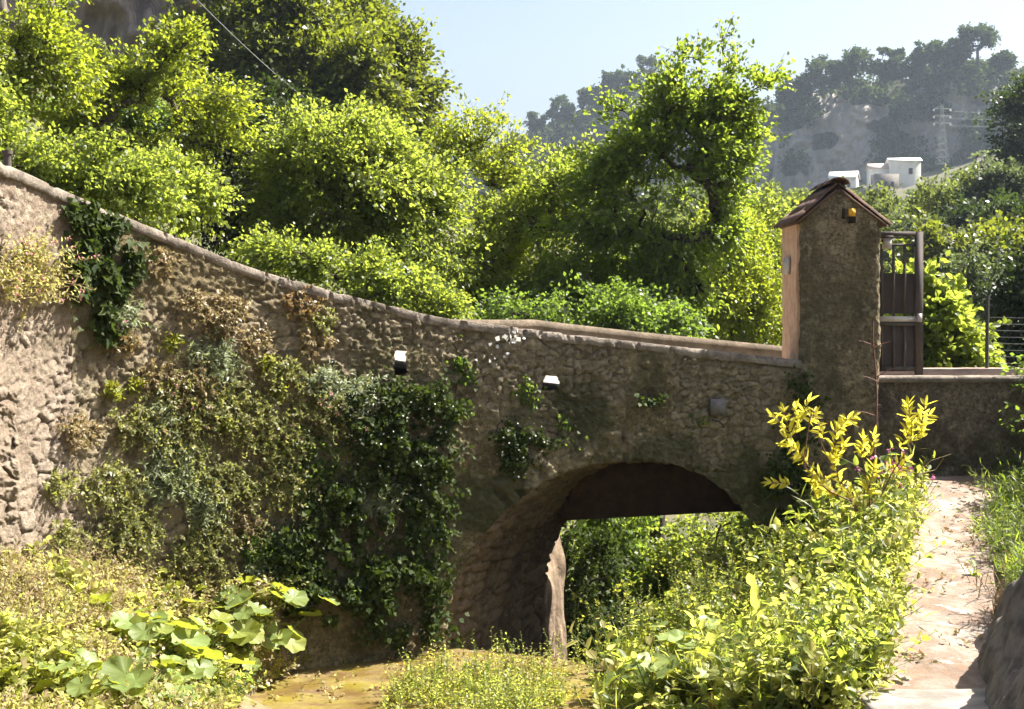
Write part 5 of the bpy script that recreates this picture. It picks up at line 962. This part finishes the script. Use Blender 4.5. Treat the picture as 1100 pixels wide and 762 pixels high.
cover('undergrowth', 'broad leaved weeds scattered through the right bank', 'undergrowth', RBP, 260, .38, .2, 6, .17, .06, ['greenstem', 'weed', 'bright', 'bankweed'], 610, kind='oval', rs=.004)
cover('ground_cover', 'broad leaved weeds scattered over the left bank', 'weeds', LB, 420, .14, .2, 6, .11, .042, ['greenstem', 'weed', 'bankweed', 'weed'], 611, kind='oval', rs=.003)
cover('ground_cover', 'dense low weeds on the steep edge of the bank above the stream bed', 'weeds', [(180,690),(250,690),(330,690),(372,690),(335,712),(262,752),(236,785),(150,775)], 900, .16, .25, 8, .06, .02, ['greenstem', 'weed', 'bankweed', 'midgreen'], 612)
cover('leaf_litter', 'dry leaf litter and twigs lying on the worn path', 'litter', [(985,515),(1070,515),(1062,600),(1050,735),(935,735),(962,600)], 230, .03, .1, 3, .04, .013, ['drystem', 'dry', 'rust', 'dry'], 613, up=.1, spread=1.0)
cover('leaf_litter', 'dead leaves and bits of weed scattered on the stream bed', 'litter', [(270,750),(340,712),(470,702),(600,712),(650,724),(640,760),(260,762)], 340, .04, .1, 3, .04, .013, ['drystem', 'dry', 'rust', 'bankweed'], 614, up=.1, spread=1.0)
# individual plants with names of their own
def gplant(name, lab, cat, px, py, r, n, ln, dr, nl, L, W, leaf, seed, group=None, kind='diamond', flower=None, up=1.3, spread=.4, stem='greenstem', rs=.004, d=None, **kw):
    rg = np.random.default_rng(seed); c = ground_pts([(px-4, py-4), (px+4, py-4), (px+4, py+4), (px-4, py+4)], 4, rg).mean(0); b = c+np.concatenate([rg.normal(size=(n, 2))*r, np.zeros((n, 1))], 1); b[:, 2] = front_z(b[:, 0], b[:, 1])-.01
    d0 = rg.normal(size=(n, 3))*spread; d0[:, 2] = np.abs(d0[:, 2])+up; return plant(name, lab, cat, b, d0, ln*(.6+.7*rg.random(n)), dr, nl, L, W, leaf, stem, rs, flower, .035, 6, group, seed, kind, c, **kw)
FEN = [('feathery fennel like plant in front of the arch opening', 742, 700, .3, 46, .95), ('wispy pale weed leaning into the arch opening', 700, 706, .3, 34, .7), ('tall wispy weed at the right side of the arch', 800, 662, .28, 36, .75), ('fine stemmed plant low in front of the arch', 668, 728, .2, 22, .4), ('thin seeding plant above the leafy bank', 845, 640, .25, 26, .75), ('wispy plant beside the large pale leaf', 765, 735, .25, 34, .6)]
for i, (lab, px, py, r, n, ln) in enumerate(FEN): gplant('fennel', lab, 'plant', px, py, r, n, ln, .2, 26, .045, .006, 'weed', 620+i, 'wispy plants before the arch', flower='lime_tip', rs=.003)
LFY = [('leafy mallow clump at the top of the bank below the yellow sapling', 900, 585, .22, 26, .45), ('broad leaved clump in the middle of the right bank', 865, 640, .26, 28, .5), ('leafy clump hanging over the path edge', 935, 615, .2, 22, .4), ('leafy clump low on the right bank', 800, 720, .26, 26, .45), ('bushy clump beside the bottom of the path', 885, 720, .25, 26, .4), ('leafy clump at the bottom edge near the big leaves', 720, 755, .22, 22, .35), ('bright clump at the bottom edge before the path', 850, 758, .22, 24, .35), ('clump of leaves at the path edge halfway down', 925, 665, .18, 20, .32)]
for i, (lab, px, py, r, n, ln) in enumerate(LFY): gplant('leafy_weed', lab, 'plant', px, py, r, n, ln, .25, 9, .12, .042, 'weed' if i % 2 else 'bright', 640+i, 'leafy clumps on the right bank', 'oval', rs=.004)
gplant('thistle', 'purple flowered plant beside the top of the path', 'plant', 962, 548, .16, 26, .5, .15, 12, .05, .012, 'wallgreen', 660, None, 'diamond', 'purple')
gplant('leafy_weed', 'small bright weed standing on the stream bed lip', 'plant', 592, 716, .05, 7, .26, .1, 9, .05, .014, 'weed', 661); gplant('leafy_weed', 'tiny weed on the bed lip left of the arch pier', 'plant', 497, 702, .03, 5, .16, .1, 6, .05, .02, 'weed', 662)
gplant('leafy_weed', 'little upright weed right of the arch pier', 'plant', 640, 722, .05, 6, .28, .1, 9, .045, .012, 'wallgreen', 663); gplant('leafy_weed', 'bright weed tuft at the right edge of the path', 'plant', 1066, 590, .12, 30, .28, .2, 9, .05, .016, 'weed', 664); gplant('dry_grass_tuft', 'pale dry grass heads by the dark rock', 'grass', 1072, 655, .12, 26, .36, .25, 5, .05, .006, 'dry', 665, None, 'diamond', None, 1.3, .4, 'drystem')
# yellow leaved sapling: pinnate leaves on reddish stems
rg = np.random.default_rng(670); sp_ = thing('yellow_sapling', 'young sapling with clusters of bright yellow leaves in front of the pillar', 'sapling')
base = np.array([at(930, 595, 13.6)[0], 13.6, float(front_z(at(930, 0, 13.6)[0], 13.6))-.05]); wood = MB(); lv = MB()
def limb(pts, r): 
    q = np.array([at(a, b, c) for a, b, c in pts]); qs = np.stack([np.interp(np.linspace(0, len(q)-1, 24), range(len(q)), q[:, k]) for k in range(3)], 1); wood.tube(qs, np.linspace(r, r*.45, 24), 6); return qs
limb([(931, 600, 13.6), (926, 560, 13.6), (918, 540, 13.6), (890, 528, 13.5), (862, 500, 13.4), (872, 440, 13.4)], .011); limb([(926, 560, 13.6), (905, 520, 13.5), (888, 490, 13.4), (880, 470, 13.4)], .008); limb([(931, 600, 13.6), (935, 540, 13.7), (928, 500, 13.7), (925, 475, 13.7)], .009); limb([(933, 560, 13.6), (948, 530, 13.6), (960, 505, 13.5), (978, 480, 13.5), (980, 455, 13.5)], .008)
for (px, py, d, dx, dy, n_) in [(862,470,13.4,-6,-26,8),(870,500,13.4,-14,-20,8),(880,480,13.4,4,-28,9),(893,500,13.4,10,-26,8),(905,520,13.5,2,-20,7),(885,520,13.45,-16,-14,7),(858,520,13.45,-16,-8,6),(900,470,13.4,8,-22,7),(925,495,13.7,3,-28,7),(930,530,13.7,6,-24,7),(918,545,13.6,-10,-22,7),(978,478,13.5,2,-30,9),(970,490,13.5,-8,-24,7),(985,470,13.5,14,-18,8),(980,460,13.5,6,-24,7),(868,455,13.4,2,-24,7),(848,470,13.4,-8,-18,6),(895,545,13.5,-8,-14,6),(955,515,13.6,10,-16,5),(876,535,13.45,-4,-16,6)]:
    for rep in range(2 if rg.random() < .45 else 1):
        p0 = at(px+rg.normal()*5, py+rg.normal()*5, d+rg.normal()*.1); p1 = at(px+dx+rg.normal()*7, py+dy+rg.normal()*6, d+rg.normal()*.18); ts = np.linspace(.15, 1, n_); q = p0+(p1-p0)*ts[:, None]; wood.tube([p0, (p0+p1)/2, p1], .003, 4); tg = unit(p1-p0)
        side = unit(np.cross(tg, np.array([rg.normal()*.4, -1, .5]))); 
        for s_ in (-1, 1): lv.leaves(q, tg*.75+side*s_*.8+rg.normal(size=(n_, 3))*.4, np.array([0, -.4, .6])+rg.normal(size=(n_, 3))*.7, .115*(.6+.6*rg.random(n_)), .017, 'oval')
        lv.leaves(p1[None], tg[None], np.array([[0, -.6, .6]]), .11, .017, 'oval')
wood.build('stem', M['redstem'], sp_); lv.build('foliage', M['yellow_leaf'], sp_); settle(sp_, base)
bv = thing('bare_sapling', 'leafless reddish shoot with short side twigs rising along the pillar edge', 'sapling'); wood = MB(); limb([(931,580,14.5),(936,520,14.6),(941,470,14.7),(942,430,14.75),(941,400,14.8),(938,370,14.8),(938,345,14.8)], .013); wood.build('stem', M['redstem'], bv)
for a, b in (((939,372,14.8),(922,366,14.7)),((939,374,14.8),(957,367,14.7)),((942,410,14.75),(926,404,14.7)),((942,405,14.75),(960,396,14.7)),((942,436,14.75),(948,436,14.7)),((940,447,14.7),(922,442,14.65))):
    wood = MB(); limb([a, ((a[0]+b[0])/2, (a[1]+b[1])/2-1, a[2]), b], .007); wood.build('twig', M['redstem'], bv)
settle(bv, at(931, 580, 14.5))
ps = thing('pale_sprig', 'leafless pale branching sprig under the yellow leaves right of the pillar', 'twig'); wood = MB()
for a in ([(975,545,14),(985,510,14),(1000,495,14),(1022,488,14)], [(985,510,14),(1005,505,14),(1014,492,14)], [(980,530,14),(972,500,14),(968,488,14)], [(990,503,14),(996,490,14)]): limb(a, .006)
wood.build('stem', M['greygreen_stem'] if 'greygreen_stem' in M else M['drystem'], ps); settle(ps, at(975, 545, 14))

# big round leaved plants: each leaf its own part
def big_leaf(seed):
    rg = np.random.default_rng(seed); n = 28; th = np.linspace(-PI*.94, PI*.94, n); rim = 1+.06*np.cos(7*th+rg.uniform(0, 6))+.03*rg.normal(size=n); rim *= 1-.10*np.cos(th)**2; v = [[0, 0, 0]]; rings = 4
    for k in range(1, rings+1):
        f = k/rings; x = np.cos(th)*rim*f*1.0+.18; y = np.sin(th)*rim*f; z = .22*f*f+.07*np.sin(5*th+seed)*f*f-.18*np.maximum(x, 0)**2+.035*np.cos(9*th)*f; v += np.stack([x-.18*(1-f), y, z], -1).tolist()
    f3 = [[0, 1+i, 2+i] for i in range(n-1)]; f4 = [[1+(k-1)*n+i, 1+k*n+i, 1+k*n+i+1, 1+(k-1)*n+i+1] for k in range(1, rings) for i in range(n-1)]
    mb = MB(); mb.add(v, f3); s0 = mb.n; mb.lo.append(np.array(f4).ravel()); mb.tot.append(np.full(len(f4), 4)); mb.mi.append(np.zeros(len(f4), int)); return mb
m, t, o = newmat('big_leaf_veined'); tc = nd(t, 'ShaderNodeTexCoord'); oi = nd(t, 'ShaderNodeObjectInfo'); sp = nd(t, 'ShaderNodeSeparateXYZ'); t.links.new(tc.outputs['Object'], sp.inputs[0])
an = nd(t, 'ShaderNodeMath', operation='ARCTAN2'); t.links.new(sp.outputs[1], an.inputs[0]); t.links.new(sp.outputs[0], an.inputs[1]); mu = nd(t, 'ShaderNodeMath', operation='MULTIPLY', i_1=4.5); t.links.new(an.outputs[0], mu.inputs[0]); cs = nd(t, 'ShaderNodeMath', operation='COSINE'); t.links.new(mu.outputs[0], cs.inputs[0]); ab = nd(t, 'ShaderNodeMath', operation='ABSOLUTE'); t.links.new(cs.outputs[0], ab.inputs[0])
vein = ramp(t, ab.outputs[0], [(.0, .8), (.12, 0.)]); col = ramp(t, oi.outputs['Random'], [(0, (.15, .20, .05)), (.5, (.20, .27, .075)), (1, (.24, .26, .045))]); col = mixc(t, ramp(t, noise(t, tc.outputs['Object'], 3, 5), [(.45, 0.), (.7, .7)]), col, (.13, .17, .035)); col = mixc(t, vein, col, (.30, .36, .14))
b = nd(t, 'ShaderNodeBsdfPrincipled', i_Roughness=.5); t.links.new(col, b.inputs['Base Color']); tr = nd(t, 'ShaderNodeBsdfTranslucent'); t.links.new(mixc(t, .6, col, (.5, .52, .02)), tr.inputs[0]); mx = nd(t, 'ShaderNodeMixShader', i_0=.45); t.links.new(b.outputs[0], mx.inputs[1]); t.links.new(tr.outputs[0], mx.inputs[2]); t.links.new(mx.outputs[0], o.inputs[0]); M['bigleaf'] = m
LFM = []
for i in range(4): o_ = big_leaf(30+i).build('leaf', M['bigleaf'], smooth=True); LFM.append(o_.data); bpy.data.objects.remove(o_)
BL = [('big leaved plant at the stream edge nearest the dark creeper', 392, 680, 4, .17), ('big leaved plant with pale leaves beside the stream bed', 345, 690, 6, .19), ('big leaved plant left of the stream bed', 300, 702, 6, .19), ('big leaved plant with an upturned yellow leaf', 262, 690, 5, .2), ('broad clump of big leaves in the middle of the left bank', 232, 712, 6, .19), ('big leaved plant close to the stream bed corner', 282, 735, 5, .18), ('big leaved plant with a shaded leaf on the left bank', 196, 705, 5, .19), ('big leaved plant at the bottom edge by the stream bed', 205, 748, 5, .2), ('big leaved plant at the bottom edge further left', 150, 760, 5, .2), ('low big leaved plant at the bottom left', 95, 765, 4, .19), ('single big leaf rising among pale weeds', 190, 668, 2, .18), ('big leaved plant behind the clump near the creeper', 315, 668, 4, .18), ('big yellow leaf in the weeds above the clump', 262, 662, 2, .2),
      ('big leaved plant between the two bottom edge plants', 175, 735, 4, .18), ('big leaved plant low on the slope above the stream bed corner', 255, 730, 5, .18), ('pair of pale big leaves on the upper left bank', 150, 690, 2, .17), ('big leaved plant hugging the bank beside the creeper foot', 365, 672, 4, .17), ('big leaved plant among the dry weeds left of the clump', 165, 715, 4, .18), ('small big leaved plant in the bottom left weeds', 60, 745, 3, .16),
      ('large pale leaf standing out in the right bank', 812, 668, 1, .2), ('big leaved plant low on the right bank', 738, 735, 4, .22), ('big leaved plant at the bottom edge of the right bank', 700, 768, 4, .22), ('big bright leaf beside the low plant of the right bank', 770, 760, 3, .2)]
for i, (lab, px, py, nl, s) in enumerate(BL):
    nl = int(nl*2.0) if nl > 1 else 1
    rg = np.random.default_rng(700+i); c = ground_pts([(px-3, py-3), (px+3, py-3), (px+3, py+3), (px-3, py+3)], 3, rg).mean(0); t_ = thing('big_leaf_plant', lab, 'plant', 'big leaved plants'); t_.location = [float(q) for q in c]
    for k in range(nl):
        a = 2*PI*k/nl+rg.uniform(-.5, .5); rad = .05+.32*rg.random() if nl > 1 else .02; h = .12+.16*rg.random()+(.15 if px > 600 else 0); tip = np.array([math.cos(a)*rad, math.sin(a)*rad, h]); sc = s*(.38+.42*rg.random())
        o_ = bpy.data.objects.new('leaf', LFM[int(rg.integers(0, 4))]); COL.objects.link(o_); o_.parent = t_; o_.location = [float(q) for q in tip]; o_.scale = (sc, sc*(.85+.3*rg.random()), sc); o_.rotation_euler = (rg.uniform(-.45, .45), rg.uniform(-.1, .65), a)
        MB().tube([[0, 0, -.03], tip*[.4, .4, .55], tip-[0, 0, .004]], [.009, .007, .005], 5).build('stalk', M['greenstem'], t_)

# ------------------------------------------------------------------ haze: the valley air
m, t, o = newmat('haze'); v = nd(t, 'ShaderNodeVolumePrincipled'); v.inputs['Color'].default_value = (.70, .83, 1.0, 1); v.inputs['Density'].default_value = HAZE_DENSITY; v.inputs['Anisotropy'].default_value = .2; t.links.new(v.outputs[0], o.inputs['Volume'])
hz = MB().box((60, 280, 52), (640, 362, 66)).build('haze', m); tag(hz, kind='stuff')
